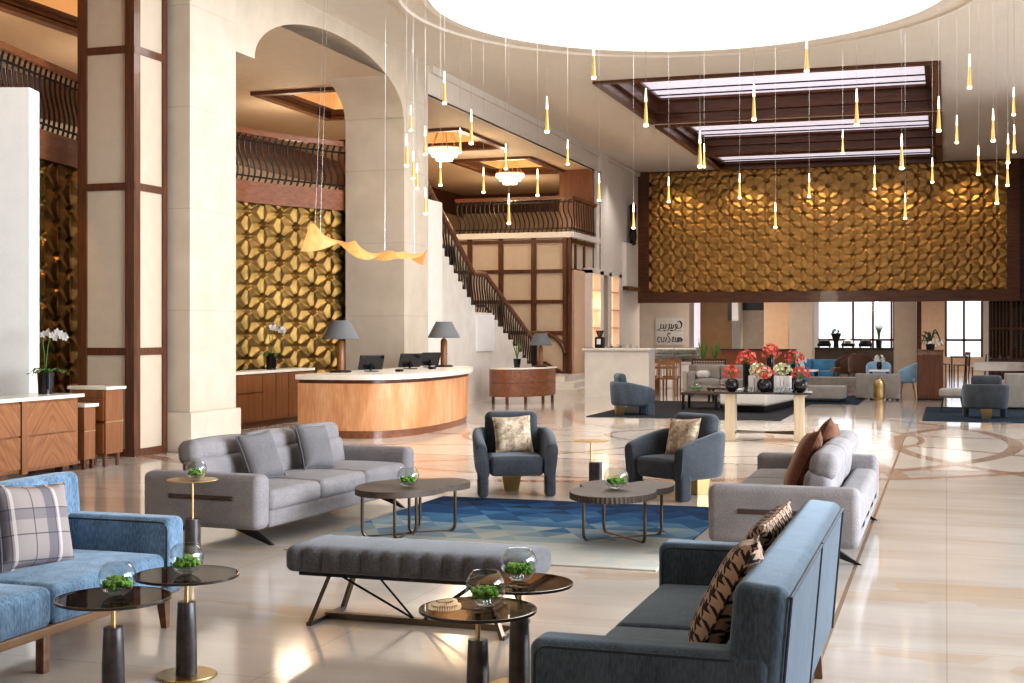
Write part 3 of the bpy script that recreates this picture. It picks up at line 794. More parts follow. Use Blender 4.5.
# display counter with glass pastry case
t = thing('display_counter', 'white serving counter below the glass pastry case', 'counter', (-5.5, 33.6, 0))
b = MB(); b.rbox((0, 0, .42), (1.3, .6, .84), .02, 1); b.build('body', 'whitebox', t)
b = MB(); b.rbox((.05, -.02, .88), (1.5, .72, .06), .01, 1); b.build('worktop', 'marblew', t)
t.location = (-7.45, 38.6, 0); t.scale = (1.15, 1, .84)
t = thing('pastry_case', 'glass pastry display case with steel frame standing on the white serving counter', 'display case', (-7.55, 38.6, .766)); t.scale = (1.1, 1, .98)
b = MB(); b.box(-.62, .62, -.26, .26, 0, .03); b.box(-.62, .62, -.26, .26, .40, .43)
for x in (-.61, 0, .6):
    for y in (-.25, .24): b.box(x, x+.02, y, y+.015, 0, .42)
b.build('frame', 'steel', t, smooth=False)
b = MB(); b.box(-.6, .6, -.255, -.25, .03, .4); b.box(-.6, .6, .25, .255, .03, .4); b.build('pane', 'glass', t, smooth=False)
b = MB(); b.box(-.58, .58, -.2, .2, .2, .212); b.build('shelf', 'whitebox', t, smooth=False)
b = MB(); b.box(-.6, .6, .235, .248, .03, .4); b.build('back_panel', 'steel', t, smooth=False)
b = MB(); b.box(-.58, .58, -.22, -.18, .385, .398); b.build('added_light_strip', 'crystal', t, smooth=False)  # glowing strip added to make the case stand out brighter
for i in range(5):
    p = thing('pastry_plate', 'white plate of pastries in the glass case, %s from the left' % ORD[i], 'plate', (-8.06+.25*i, 38.6, .803 if i % 2 else .977), 0, 'plates in the pastry case')
    b = MB(); b.lathe([(0, 0), (.06, 0), (.1, .015), (.06, .008), (0, .008)], n=16); b.build('plate', 'whitebox', p)
    b = MB(); [b.ball((.04*math.cos(q*2.1), .04*math.sin(q*2.1), .03), .025, 5) for q in range(3)]; b.build('pastry', 'food', p)

# ================================================================== SIGN
def strokes(b, L, sx, sz, x0, z0, y, w):
    for pl in L:
        P = [Vector((x0+p[0]*sx, y, z0+p[1]*sz)) for p in pl]
        if len(P) == 1: b.ball(P[0], w*.9, 5)
        else:
            for p, q in zip(P[:-1], P[1:]): b.bar(p, q, w, w*.5, up=(0,1,0)); 
sg = thing('restaurant_sign', 'pale grey two-line sign board with black Arabic and Latin lettering on the beige wall', 'sign', (-9.98, 49.86, 1.14))
b = MB(); b.box(-.53, .56, -.03, .03, 0, 1.02); b.build('board', 'signboard', sg, smooth=False)
b = MB()
ar = [[(9.3,1.2),(9.7,2.4),(9.0,3.1),(8.5,3.2),(9.0,2.9),(9.5,2.0)], [(9.6,1.6),(9.0,.9),(7.6,.9)], [(7.6,.9),(7.9,1.8),(7.3,2.2),(6.9,1.6),(7.4,1.2),(7.6,1.0),(6.9,.3)],
      [(6.4,2.0),(6.3,.9),(4.8,.9)], [(5.6,2.2),(5.6,.9)], [(4.8,2.4),(4.8,.9),(4.2,.3)], [(3.6,2.2),(3.5,.9),(1.8,.9)], [(2.6,2.1),(2.6,.9)], [(1.6,2.3),(1.5,1.0),(.9,.5),(.3,.5)],
      [(5.9,.2)], [(5.5,.2)], [(3.0,.2)], [(8.2,2.9)]]
la = [[(1.3,2.0),(.5,2.1),(.3,1.2),(.6,.5),(1.3,.5)], [(1.7,2.1),(1.7,.8),(2.1,.5),(2.7,.6),(2.8,2.1)], [(3.4,.5),(3.7,2.1)], [(5.3,3.1),(4.5,3.4),(4.1,2.7),(4.7,2.0),(5.2,1.4),(4.9,.6),(4.0,.5)],
      [(6.8,2.0),(6.0,2.1),(6.5,1.4),(5.9,1.3),(6.0,.6),(6.9,.7)], [(7.2,2.0),(7.2,.8),(7.6,.5),(8.0,.7),(8.0,2.0)], [(8.4,.5),(8.4,2.0),(8.9,1.8),(8.9,.5)], [(8.9,1.8),(9.4,1.9),(9.4,.5)], [(9.8,1.3)]]
strokes(b, ar, .1, .12, -.48, .52, -.04, .03); strokes(b, la, .1, .12, -.48, .04, -.04, .03)
b.build('lettering', 'signink', sg, smooth=False)
b = MB(); b.bar((-.5, -.035, .53), (.5, -.035, .53), .012); b.build('divider', 'signink', sg, smooth=False)

# ================================================================== LOUNGE FURNITURE
# ---- rug
b = MB(); b.rbox((0, 0, .007), (2.92, 3.42, .014), .006, 1); o = b.build('rug', 'rug')
o.location = (-3.40, 10.92, 0); tag(o, 'large rug fading from navy at the armchairs to cream at the bench', 'rug')

def pillow_mb(w, h, t):
    b = MB(); N = 16; rows = []
    for side in (1, -1):
        rows = []
        for i in range(N+1):
            u = -1+2*i/N; row = []
            for j in range(N+1):
                v = -1+2*j/N
                th = t/2*(max(0, (1-u**4)*(1-v**4)))**.55
                row.append(Vector((w/2*u*(1-.07*(1-v*v)), h/2*v*(1-.07*(1-u*u)), side*th)))
            rows.append(row)
        b.grid(rows)
    return b
def pillow(name, mat, label, loc, w, h, t, yaw, lean, roll=0, group=None, pmat=None):
    """upright pillow whose flat face looks along yaw; lean tips its top backwards"""
    o = pillow_mb(w, h, t).build(name, mat, ang=80)
    Mx = Matrix.Translation(Vector(loc)) @ Matrix.Rotation(yaw, 4, 'Z') @ Matrix.Rotation(-lean, 4, 'Y') @ Matrix(((0,0,1,0),(1,0,0,0),(0,1,0,0),(0,0,0,1))) @ Matrix.Rotation(roll, 4, 'Z')
    o.matrix_world = Mx
    tag(o, label, 'cushion', group)
    b = MB(); P = []
    N = 16
    for i in range(N): u = -1+2*i/N; P.append((w/2*u, -h/2*(1-.07*(1-u*u)), 0))
    for i in range(N): v = -1+2*i/N; P.append((w/2*(1-.07*(1-v*v)), h/2*v, 0))
    for i in range(N): u = 1-2*i/N; P.append((w/2*u, h/2*(1-.07*(1-u*u)), 0))
    for i in range(N): v = 1-2*i/N; P.append((-w/2*(1-.07*(1-v*v)), h/2*v, 0))
    b.tube(P, .005, 6, closed=True); b.build('piping', pmat or mat, o)
    return o

# ---- grey three-seat sofas (local: faces +x, length along y)
def grey_sofa(label, loc, rz):
    t = thing('grey_sofa', label, 'sofa', loc, rz)
    L, D = 2.86, 1.08
    for s in (-1, 1):
        b = MB(); b.rbox((0, s*(L/2-.10), .355), (D, .20, .43), .06, 4, (.0, .008, .0)); a = b.build('arm', 'graysofa', t)
        b = MB(); b.rbox((.02, s*(L/2+.006), .385), (.60, .02, .036), .008, 2); q = b.build('leather_strap', 'leather', a); q['label'] = 'dark leather strip on the outside of the arm'
    b = MB(); b.rbox((0, 0, .21), (D-.02, L-.4, .14), .03, 2); b.build('base', 'graysofa', t)
    b = MB(); b.rbox((-.42, 0, .31), (.22, L-.38, .30), .06, 4)
    b.build('rear_deck', 'graysofa', t)
    w = (L-.4)/3
    for k in (-1, 0, 1):
        b = MB(); b.rbox((.145, k*w, .345), (.79, w-.008, .17), .055, 4, (.012, 0, .028)); b.build('seat_cushion', 'graysofa', t)
    for k in (-1, 0, 1):
        b = MB()
        def wp(q): return q
        b.rbox((-.215, k*w, .525), (.19, w-.01, .28), .06, 4, (.018, 0, 0), (0, R(-9), 0))
        b.rbox((-.270, k*w, .70), (.20, w-.01, .20), .075, 4, (.012, 0, .012), (0, R(-9), 0)); b.build('back_cushion', 'graysofa', t)
    for sy in (-1, 1):
        for sx in (-1, 1):
            b = MB(); y = sy*(L/2-.24)
            b.add([(sx*.10, y-.03, .145), (sx*.30, y-.03, .145), (sx*.30, y+.03, .145), (sx*.10, y+.03, .145), (sx*.50, y-.012, 0), (sx*.54, y-.012, 0), (sx*.54, y+.012, 0), (sx*.50, y+.012, 0)],
                  [(3,2,1,0),(4,5,6,7),(0,1,5,4),(1,2,6,5),(2,3,7,6),(3,0,4,7)]); b.build('leg', 'blackmetal', t, smooth=False)
    return t
grey_sofa('light grey three-seat sofa with two grey cushions, near the reception desk', (-5.52, 10.62, 0), R(-3))
grey_sofa('light grey three-seat sofa seen from behind, with brown cushions', (-1.12, 11.12, 0), PI)
pillow('cushion', 'graypillow', 'square grey cushion on the left grey sofa, the nearer one', (-5.50, 10.02, .635), .42, .42, .15, R(-14), R(22), R(4))
pillow('cushion', 'graypillow', 'square grey cushion on the left grey sofa, the farther one', (-5.46, 10.95, .635), .42, .42, .15, R(-12), R(20), R(-5))
pillow('cushion', 'brownfur', 'chestnut brown velvet cushion leaning on the right grey sofa, the nearer one', (-1.08, 10.75, .65), .56, .56, .17, PI+R(8), R(24), R(5))
pillow('cushion', 'brownfur', 'chestnut brown velvet cushion behind the other one, its corner poking up', (-1.0, 11.5, .68), .55, .55, .16, PI-R(6), R(22), R(10))

# ---- blue sofas
def blue_sofa(label, loc, rz, m):
    t = thing('blue_sofa', label, 'sofa', loc, rz)
    L, D = 2.36, .88
    for s in (-1, 1):
        b = MB(); b.rbox((.02, s*(L/2-.085), .415), (D-.04, .17, .43), .045, 4); a = b.build('arm', m, t)
        for q in (-1, 1):
            yy = s*(L/2-.085)+q*.078
            b = MB(); P = roundpath([(-.26, yy, .605), (.415, yy, .605), (.415, yy, .215)], .05, 4); b.tube(P, .006, 6); b.build('piping', 'piping', a)
    b = MB(); b.rbox((-.335, 0, .53), (.19, L-.02, .66), .05, 4, (.0, 0, 0), (0, R(-5), 0)); bk = b.build('backrest', m, t)
    b = MB(); c, s_ = math.cos(R(5)), math.sin(R(5))
    for y in (-L/2+.035, L/2-.035):
        b.tube([(-.335-.095*c-s_*k-.003, y, .53+k*c) for k in (-.3, 0, .29)], .006, 6)
    b.tube([(-.335-.098*c-s_*.29, y, .53+.29*c+.0) for y in (-L/2+.03, 0, L/2-.03)], .006, 6)
    b.tube([(-.335+.0*c-s_*k-.098*c, .0, .53+k*c) for k in (-.3, 0, .3)], .005, 6)
    b.tube([(-.335+.10*c-s_*.12, y, .53+.12*c) for y in (-L/2+.18, 0, L/2-.18)], .005, 6)
    b.build('piping', 'piping', bk)
    w = (L-.36)/2
    for k in (-.5, .5):
        b = MB(); b.rbox((.085, k*w, .335), (.69, w-.008, .20), .045, 4, (.006, 0, .025)); b.build('seat_cushion', m, t)
    b = MB(); b.rbox((.02, 0, .215), (D-.08, L-.06, .05), .01, 1); b.build('base', 'walnuty', t)
    for sy in (-1, 1):
        for sx, x in ((-1, -.33), (1, .36)):
            b = MB(); y = sy*(L/2-.12); b.add([(x-.03, y-.03, .2), (x+.03, y-.03, .2), (x+.03, y+.03, .2), (x-.03, y+.03, .2), (x-.018+sx*.02, y-.018, 0), (x+.018+sx*.02, y-.018, 0), (x+.018+sx*.02, y+.018, 0), (x-.018+sx*.02, y+.018, 0)],
                  [(0,1,2,3),(7,6,5,4),(1,0,4,5),(2,1,5,6),(3,2,6,7),(0,3,7,4)]); b.build('leg', 'walnuty', t, smooth=False)
    b = MB(); b.rbox((.36, 0, .1), (.05, .05, .2), .005, 1); b.build('leg', 'walnuty', t)
    return t
blue_sofa('denim blue sofa at lower left with a plaid cushion', (-4.62, 5.55, 0), 0, 'bluelit')
blue_sofa('slate blue sofa in the foreground seen from behind, with houndstooth cushions', (-.94, 5.58, 0), PI, 'blueshaded')
pillow('cushion', 'plaid', 'grey plaid square cushion on the denim blue sofa', (-4.62, 5.95, .655), .46, .46, .15, R(-14), R(16), R(-4))
pillow('cushion', 'hound', 'brown houndstooth cushion on the foreground sofa, the larger nearer one', (-.785, 5.02, .69), .50, .50, .16, PI+R(4), R(27), R(6))
pillow('cushion', 'hound', 'dark houndstooth cushion on the foreground sofa, the smaller one farther along', (-.80, 6.02, .68), .46, .46, .15, PI-R(5), R(24), R(-8))

# ---- upholstered bench with metal frame
t = thing('upholstered_bench', 'long charcoal channel-tufted bench on a slim bronze metal frame', 'bench', (-2.895, 7.135, 0))
b = MB(); Lb, Wb, zb0, zb1 = 1.48, .55, .30, .46; rows = []; n = 24
seams = 12
for i in range(seams*6+1):
    x = -Lb/2+Lb*i/(seams*6); f = i % 6; g = [1.0, .35, .08, 0, .08, .35][f]
    e = min(1, (Lb/2-abs(x))/.06); er = math.sqrt(max(0.0, 1-(1-e)**2))*.06 if e < 1 else .06
    row = []
    for k in range(n):
        a = 2*PI*k/n; ca, sa = math.cos(a), math.sin(a)
        py = (Wb/2-.06+er-.022*g)*sgn(ca)*abs(ca)**.35; pz = (zb1-zb0)/2*(.55+.45*er/.06)*sgn(sa)*abs(sa)**.45
        if sa > 0: pz -= .006*g*abs(ca)**2
        row.append(Vector((x, py, (zb0+zb1)/2+pz)))
    rows.append(row)
b.grid(rows, cv=True); b.add(rows[0], [tuple(range(n))]); b.add(rows[-1], [tuple(range(n))])
b.build('cushion', 'bench', t, ang=50)
b = MB(); b.box(-.66, .66, -.21, .21, .285, .305); b.build('seat_board', 'blackmetal', t, smooth=False)
for s in (-1, 1):
    b = MB(); b.bar((s*.585, -.235, .012), (s*.585, .235, .012), .03, .024); b.build('foot_bar', 'bronze', t, smooth=False)
    for q in (-1, 1):
        b = MB(); b.bar((s*.585, q*.225, .012), (s*.475, q*.19, .29), .03, .022); b.build('leg', 'bronze', t, smooth=False)
b = MB(); b.bar((-.585, 0, .018), (.585, 0, .018), .05, .036); b.build('stretcher', 'bronze', t, smooth=False)
for s in (-1, 1):
    b = MB(); b.tube([(s*.40, -.19, .29), (s*.03, 0, .03), (s*.40, .19, .29)], .007, 6); b.build('brace_rod', 'blackmetal', t)

# ---- round side tables, smoked glass on marble post
def glass_table(label, loc, r=.255, z=.50):
    t = thing('glass_side_table', label, 'side table', loc, 0, 'smoked glass side tables')
    b = MB(); b.lathe([(.0, z-.012), (r-.004, z-.012), (r-.002, z), (0, z)], n=64); tp = b.build('tabletop', 'smoke', t)
    b = MB(); b.lathe([(r-.006, z-.013), (r, z-.012), (r+.001, z-.006), (r, z), (r-.006, z+.001)], n=64); b.build('edge', 'edge', tp)
    b = MB(); b.lathe([(0, z-.013), (.05, z-.013), (.05, z-.018), (.011, z-.02), (.011, .36), (0, .36)], n=20); b.build('stem', 'brass', t)
    b = MB(); b.lathe([(0, .012), (.052, .012), (.05, .2), (.043, .362), (.04, .366), (0, .366)], n=28); b.build('post', 'marbleg', t)
    b = MB(); b.lathe([(0, 0), (.146, 0), (.148, .006), (.145, .012), (0, .012)], n=40); b.build('base', 'brass', t)
    return t
glass_table('round smoked glass side table in front of the denim sofa, the nearer left one', (-3.56, 5.13, 0))
glass_table('round smoked glass side table with brass base disc, beside the denim sofa arm', (-3.55, 5.72, 0))
glass_table('round smoked glass side table at lower centre, the nearer one before the bench', (-1.92, 5.41, 0))
glass_table('round smoked glass side table at lower centre, tucked nearest the bench', (-1.93, 6.03, 0))
def drink_table(label, loc, z, r, block):
    t = thing('brass_drink_table', label, 'side table', loc)
    b = MB(); b.lathe([(0, z-.008), (r, z-.008), (r+.003, z-.004), (r, z), (0, z)], n=40); b.build('tabletop', 'brass', t)
    b = MB(); b.lathe([(0, .0), (.008, .0), (.008, z-.008), (0, z-.008)], n=12); b.build('stem', 'brass', t)
    b = MB()
    if block == 'box': b.rbox((.055, .0, .115), (.125, .125, .23), .006, 1)
    else: b.lathe([(0, 0), (.062, 0), (.06, .2), (.058, .26), (0, .26)], n=24)
    b.build('block', 'marbleg', t); return t
drink_table('slim brass drink table on a marble post by the left grey sofa arm', (-5.47, 8.90, 0), .56, .19, 'post')
drink_table('slim brass drink table with dark square block between the two armchairs', (-3.76, 14.35, 0), .47, .20, 'box')

# ---- cloud shaped coffee tables
def cloud_table(label, loc, rz, lobes, mat, legs, flute):
    t = thing('coffee_table', label, 'coffee table', loc, rz)
    z1 = .42; th = .05
    N = 480 if flute else 128; poly = []
    for k in range(N):
        a = 2*PI*k/N; dx, dy = math.cos(a), math.sin(a); best = 0
        for (cx, cy, rx, ry) in lobes:
            A = (dx/rx)**2+(dy/ry)**2; B = -2*(cx*dx/rx**2+cy*dy/ry**2); Cc = (cx/rx)**2+(cy/ry)**2-1
            D = B*B-4*A*Cc
            if D >= 0: best = max(best, (-B+math.sqrt(D))/(2*A))
        if flute: best -= .007*abs(math.sin(k*PI/4))
        poly.append((best*dx, best*dy))
    b = MB(); b.prism(poly, z1-th, z1); tp = b.build('tabletop', mat, t)
    for (p, q) in legs:
        b = MB(); P = roundpath([(p[0], p[1], z1-th), (p[0], p[1], .013), (q[0], q[1], .013), (q[0], q[1], z1-th)], .07, 6)
        b.tube(P, .013, 10); b.build('leg_hoop', 'bronze', t)
    return t
cloud_table('dark oval coffee table with one side lobe, beside the left grey sofa', (-4.22, 10.22, 0), R(0),
    [(-.04, -.08, .36, .50), (.17, .26, .24, .30)], 'taupewood', [((-.30, -.30), (.06, -.02)), ((.30, .25), (-.02, .02)), ((.02, -.38), (-.06, .36))], False)
cloud_table('dark cloud shaped coffee table with fluted edge, in front of the armchairs', (-2.50, 10.55, 0), R(0),
    [(-.02, -.22, .34, .46), (.17, .25, .20, .34), (-.20, .22, .20, .30)], 'taupewood', [((-.25, -.28), (.27, .26)), ((.24, -.24), (-.22, .26))], True)

# ---- moss bowls
def moss_bowl(label, loc, r=.085):
    t = thing('moss_bowl', label, 'glass bowl', loc, 0, 'glass bowls of moss')
    b = MB(); pr = []
    for k in range(13):
        a = -PI/2+.35+(PI-.35-.72)*k/12; pr.append((r*math.cos(a), r+r*math.sin(a)*.98))
    z0 = pr[0][1]; pr = [(p[0], p[1]-z0+.002) for p in pr]
    inn = [(p[0]-.004, p[1]+.002) for p in pr[::-1]]
    b.lathe([(0, .0)]+pr+[(pr[-1][0]+.002, pr[-1][1]+.003)]+inn+[(0, .006)], n=32); b.build('bowl', 'glass', t)
    b = MB(); rr = random.Random(sum(map(ord, label)))
    for k in range(70):
        a = rr.random()*2*PI; d = rr.random()**.5*r*.68; b.ball((d*math.cos(a), d*math.sin(a), .05*r/.085+rr.uniform(-.012, .036)*(1-.6*d/r)), rr.uniform(.008, .014)*r/.085, 4)
    b.build('moss', 'moss', t)
    b = MB()
    for k in range(9):
        a = k*.7; b.ball((.03*math.cos(a)*(k % 3)/2, .03*math.sin(a)*(k % 3)/2, .018), .012, 4)
    b.build('pebble', 'glass', t)
    return t
moss_bowl('glass bowl of green moss on the nearer left glass table', (-3.56, 5.16, .502))
moss_bowl('glass bowl of green moss on the glass table beside the denim sofa arm', (-3.55, 5.72, .502))
moss_bowl('glass bowl of green moss on the nearer lower-centre glass table', (-1.90, 5.45, .502), .088)
moss_bowl('glass bowl of green moss on the glass table nearest the bench', (-1.94, 6.05, .502), .088)
moss_bowl('glass bowl of green moss on the slim brass drink table', (-5.44, 8.90, .562), .08)
moss_bowl('glass bowl of green moss on the dark oval coffee table', (-4.17, 10.05, .422), .09)
moss_bowl('glass bowl of pale green moss on the fluted coffee table', (-2.52, 10.42, .422), .10)

# ---- barrel armchairs (local: faces +x)
def armchair(label, loc, rz, m='slatevelvet', cushion=True):
    t = thing('barrel_armchair', label, 'armchair', loc, rz, 'slate barrel armchairs')
    half = [(.36, .350), (.22, .355), (.02, .36), (-.18, .34), (-.33, .235), (-.385, 0)]
    pts = [Vector((x, y, 0)) for x, y in half] + [Vector((x, -y, 0)) for x, y in half[-2::-1]]
    P = catmull(pts, 6); N = len(P); rows = []
    for i, p in enumerate(P):
        tg = (P[min(i+1, N-1)]-P[max(i-1, 0)]).normalized(); nr = Vector((tg.y, -tg.x, 0))
        if nr.dot(p) < 0: nr = -nr
        s = min(i, N-1-i)/((N-1)/2)
        zt = .52+.15*min(1, s*1.7)**.8; zb = .20
        th = .118; lean = .018
        row = []
        for k in range(16):
            a = 2*PI*k/16; ca, sa = math.cos(a), math.sin(a)
            px = th/2*sgn(ca)*abs(ca)**.6; pz = (zt-zb)/2*sgn(sa)*abs(sa)**.35; z = (zt+zb)/2+pz
            row.append(p + nr*(px+lean*((z-zb)/(zt-zb)-.5)*2) + Vector((0, 0, z)))
        rows.append(row)
    b = MB(); b.grid(rows, cv=True); b.add(rows[0], [tuple(range(16))]); b.add(rows[-1], [tuple(range(16))])
    b.build('shell', m, t, ang=60)
    for s in (-1, 1):
        b = MB(); b.rbox((.285, s*.345, .20), (.155, .11, .40), .035, 3); b.build('leg', m, t)
    b = MB(); b.rbox((.03, 0, .31), (.62, .56, .20), .05, 4, (.008, 0, .018)); b.build('seat', m, t)
    b = MB(); b.rbox((-.235, 0, .60), (.16, .56, .48), .07, 4, (.015, 0, 0), (0, R(-9), 0)); b.build('back_cushion', m, t)
    b = MB(); b.add([(-.34, -.075, 0), (-.20, -.075, 0), (-.20, .075, 0), (-.34, .075, 0), (-.36, -.11, .22), (-.16, -.11, .22), (-.16, .11, .22), (-.36, .11, .22)],
        [(3,2,1,0),(4,5,6,7),(0,1,5,4),(1,2,6,5),(2,3,7,6),(3,0,4,7)]); q = b.build('rear_leg', 'brass', t, smooth=False); q['label'] = 'brass block leg under the back'
    return t
A1 = (-4.29, 13.20); a1 = R(-66)
A2 = (-2.60, 13.46); a2 = R(-124)
armchair('slate barrel armchair with mottled cushion, left of the slim drink table', (*A1, 0), a1)
armchair('slate barrel armchair turned sideways with mottled cushion, right of the drink table', (*A2, 0), a2)
for (c, a, l) in ((A1, a1, 'beige mottled cushion on the left slate armchair'), (A2, a2, 'beige mottled cushion on the right slate armchair')):
    pillow('cushion', 'floral', l, (c[0]-.06*math.cos(a), c[1]-.06*math.sin(a), .60), .40, .40, .13, a+R(4), R(17), R(3))
armchair('blue barrel armchair on dark rug before the marble bar', (-5.95, 26.0, 0), R(25), 'blueshaded')
armchair('slate barrel armchair seen from behind on the navy rug at right', (.72, 27.1, 0), R(92))

# ================================================================== FLOWER TABLE
FX, FY = -2.68, 20.75
t = thing('flower_table', 'console table with dark top and pale wooden slab legs, holding flower vases', 'console table', (FX, FY, 0), R(4))
b = MB(); b.rbox((0, 0, .735), (1.46, .72, .03), .006, 1); b.build('tabletop', 'darktop', t)
for x in (-.50, .54):
    b = MB(); b.rbox((x, 0, .36), (.15, .46, .72), .008, 1); b.build('leg', 'paleoak', t)
b = MB(); b.bar((-.50, -.2, .12), (.54, .2, .12), .035, .03); b.bar((-.50, .2, .12), (.54, -.2, .12), .035, .03); b.build('cross_brace', 'bronze', t, smooth=False)
def flowers(b, c, r, n, rr, fr):
    for k in range(n):
        th = math.acos(1-1.5*rr.random()); ph = rr.random()*2*PI; q = r*(.75+.35*rr.random())
        p = Vector((c[0]+q*math.sin(th)*math.cos(ph), c[1]+q*math.sin(th)*math.sin(ph), c[2]+q*math.cos(th)*.85))
        s = fr*rr.uniform(.7, 1.25); d = (p-Vector(c)).normalized(); u = d.orthogonal().normalized(); w = d.cross(u)
        for m in range(5):
            a = 2*PI*m/5+ph; e = (u*math.cos(a)+w*math.sin(a))
            f = (u*math.cos(a+.6)+w*math.sin(a+.6)); g = (u*math.cos(a-.6)+w*math.sin(a-.6))
            b.add([p-d*.01, p+f*s*.6+d*s*.3, p+e*s+d*s*.45, p+g*s*.6+d*s*.3], [(0,1,2,3)])
def vase(label, x, y, kind, mats, seed, h=.36, fr=.13):
    rr = random.Random(seed); c, s = math.cos(R(4)), math.sin(R(4))
    t = thing('flower_vase', label, 'vase of flowers', (FX+x*c-y*s, FY+x*s+y*c, .751), 0, 'flower vases on the console table')
    b = MB()
    if kind == 'round':
        b.lathe([(0, 0), (.045, 0), (.09, .04), (.112, .10), (.105, .15), (.075, .19), (.06, .2), (.055, .195), (0, .15)], n=28); top = .20; vm = 'blackgloss'
    elif kind == 'tall':
        b.lathe([(0, 0), (.06, 0), (.06, h), (.05, h), (.05, h-.03), (0, h-.03)], n=24); top = h; vm = 'blackgloss'
    else:
        for q in range(24):
            a = 2*PI*q/24; b.lathe([(0, 0), (.018, 0), (.018, h), (0, h)], (.115*sgn(math.cos(a))*abs(math.cos(a))**.6, .115*sgn(math.sin(a))*abs(math.sin(a))**.6, 0), 8)
        b.rbox((0, 0, h/2), (.2, .2, h-.01), .02, 1); top = h; vm = 'whitebox'
    b.build('vase', vm, t)
    b = MB()
    for k in range(14):
        a = rr.random()*2*PI; d = rr.random()*.09; b.tube([(0, 0, top-.03), (d*.5*math.cos(a), d*.5*math.sin(a), top+.05), (d*math.cos(a), d*math.sin(a), top+.12)], .005, 5)
    b.build('stems', 'leaf', t)['kind'] = 'stuff'
    for i, m in enumerate(mats):
        b = MB(); flowers(b, (0, 0, top+.08), fr*(1-.08*i), 34, rr, .035); o = b.build('flowers', m, t, smooth=False); o['kind'] = 'stuff'
    return t
vase('round black vase of coral flowers at the left front of the console table', -.47, -.2, 'round', ['redpetal', 'pinkpetal'], 1)
vase('round black vase of coral flowers in the middle front of the console table', .02, -.22, 'round', ['redpetal', 'pinkpetal', 'palepetal'], 2)
vase('round black vase of deep red flowers at the right front of the console table', .56, -.2, 'round', ['redpetal'], 3)
vase('tall black vase of coral flowers behind the left round vase', -.27, .12, 'tall', ['pinkpetal', 'redpetal'], 4, .42, .15)
vase('tallest black vase with salmon flowers at the top of the arrangement', .09, .24, 'tall', ['pinkpetal', 'redpetal'], 5, .52, .15)
vase('tall black vase of deep red flowers behind the right round vase', .46, .14, 'tall', ['redpetal'], 6, .42, .14)
vase('white ribbed planter of pale green flowers, right of the middle vase', .29, .06, 'ribbed', ['palepetal'], 7, .24, .13)
vase('white ribbed planter of pale green flowers, left of the middle vase', -.10, .06, 'ribbed', ['palepetal'], 8, .24, .13)
g0 = None; xs = [-.30, -.22, -.15, .19, .25, .31, .37, .43]
for i, x in enumerate(xs):
    c, s = math.cos(R(4)), math.sin(R(4)); y = -.27; loc = (FX+x*c-y*s, FY+x*s+y*c, .751)
    lab = 'tiny clear glass votive at the front of the flower table, %s from the left' % ORD[i]
    if g0 is None:
        g0 = MB().lathe([(0, 0), (.02, 0), (.034, .03), (.03, .075), (.027, .075), (.028, .03), (.0, .01)], n=14).build('glass_votive', 'glass'); o = g0; tag(o, lab, 'votive', 'glass votives on the flower table')
    else: o = g0.copy(); COL.objects.link(o); o['label'] = lab
    o.location = loc

# ================================================================== RECEPTION
def counter_pts(off):
    # bow-fronted line of the desk, off = outward offset
    ctrl = [(-9.75, 18.95), (-9.12, 18.95), (-8.48, 19.1), (-8.15, 19.75), (-8.08, 21.0), (-8.25, 22.5), (-8.6, 23.7), (-9.0, 24.4)]
    P = catmull([(x, y, 0) for x, y in ctrl], 6); out = []
    for i, p in enumerate(P):
        tg = (P[min(i+1, len(P)-1)]-P[max(i-1, 0)]).normalized(); out.append(p+Vector((tg.y, -tg.x, 0))*off)
    return out
t = thing('reception_desk', 'long bow-fronted reception desk of copper toned wood with ivory stone top', 'reception desk')
def closed(off): 
    P = counter_pts(off); return [(p.x, p.y) for p in P] + [(-9.4-.0, 25.05), (-9.75, 24.9), (-9.85, 18.7)]
def desk_poly(off):
    P = [(p.x, p.y) for p in counter_pts(off)]; return P + [(-9.7, P[-1][1]), (-9.75, P[0][1])]
b = MB(); b.prism(desk_poly(0), .12, .86); b.build('front', 'copper', t, ang=30)
b = MB(); b.prism(desk_poly(-.04), 0, .12); b.build('plinth', 'redwood', t, ang=30)
b = MB(); b.prism(desk_poly(-.05), .86, .92); b.build('shadow_gap', 'dwood', t, ang=30)
b = MB(); b.prism(desk_poly(.08), .92, 1.0); b.build('worktop', 'ivory', t, ang=30)
def monitor(label, loc, rz):
    t = thing('monitor', label, 'monitor', loc, rz, 'monitors on the reception desk')
    b = MB(); b.rbox((0, 0, .008), (.2, .18, .016), .006, 1); b.build('foot', 'blackmetal', t)
    b = MB(); b.bar((0, .03, .01), (0, .0, .14), .05, .02); b.build('stand', 'blackmetal', t, smooth=False)
    M = Matrix.Translation((0, 0, .155)) @ Matrix.Rotation(R(24), 4, 'X')
    b = MB(); b.rbox((0, 0, .155), (.44, .025, .27), .01, 2, rot=(R(24), 0, 0)); s = b.build('screen', 'blackscreen', t)
monitor('black monitor on the reception desk, nearest of the three', (-9.22, 20.6, 1.0), R(46))
monitor('black monitor on the reception desk, middle of the three', (-9.15, 22.15, 1.0), R(50))
monitor('black monitor on the reception desk, farthest of the three', (-9.2, 23.25, 1.0), R(58))
for i, (x, y) in enumerate(((-8.75, 20.7), (-8.75, 22.2))):
    t = thing('card_reader', 'small black card terminal on the reception desk, %s the viewer' % ['nearer', 'farther from'][i], 'card terminal', (x, y, 1.0))
    b = MB(); b.rbox((0, 0, .02), (.09, .16, .04), .01, 2); b.build('body', 'blackmetal', t)
    b = MB(); b.box(-.03, .03, .01, .06, .04, .043); b.build('display', 'greyscreen', t, smooth=False)
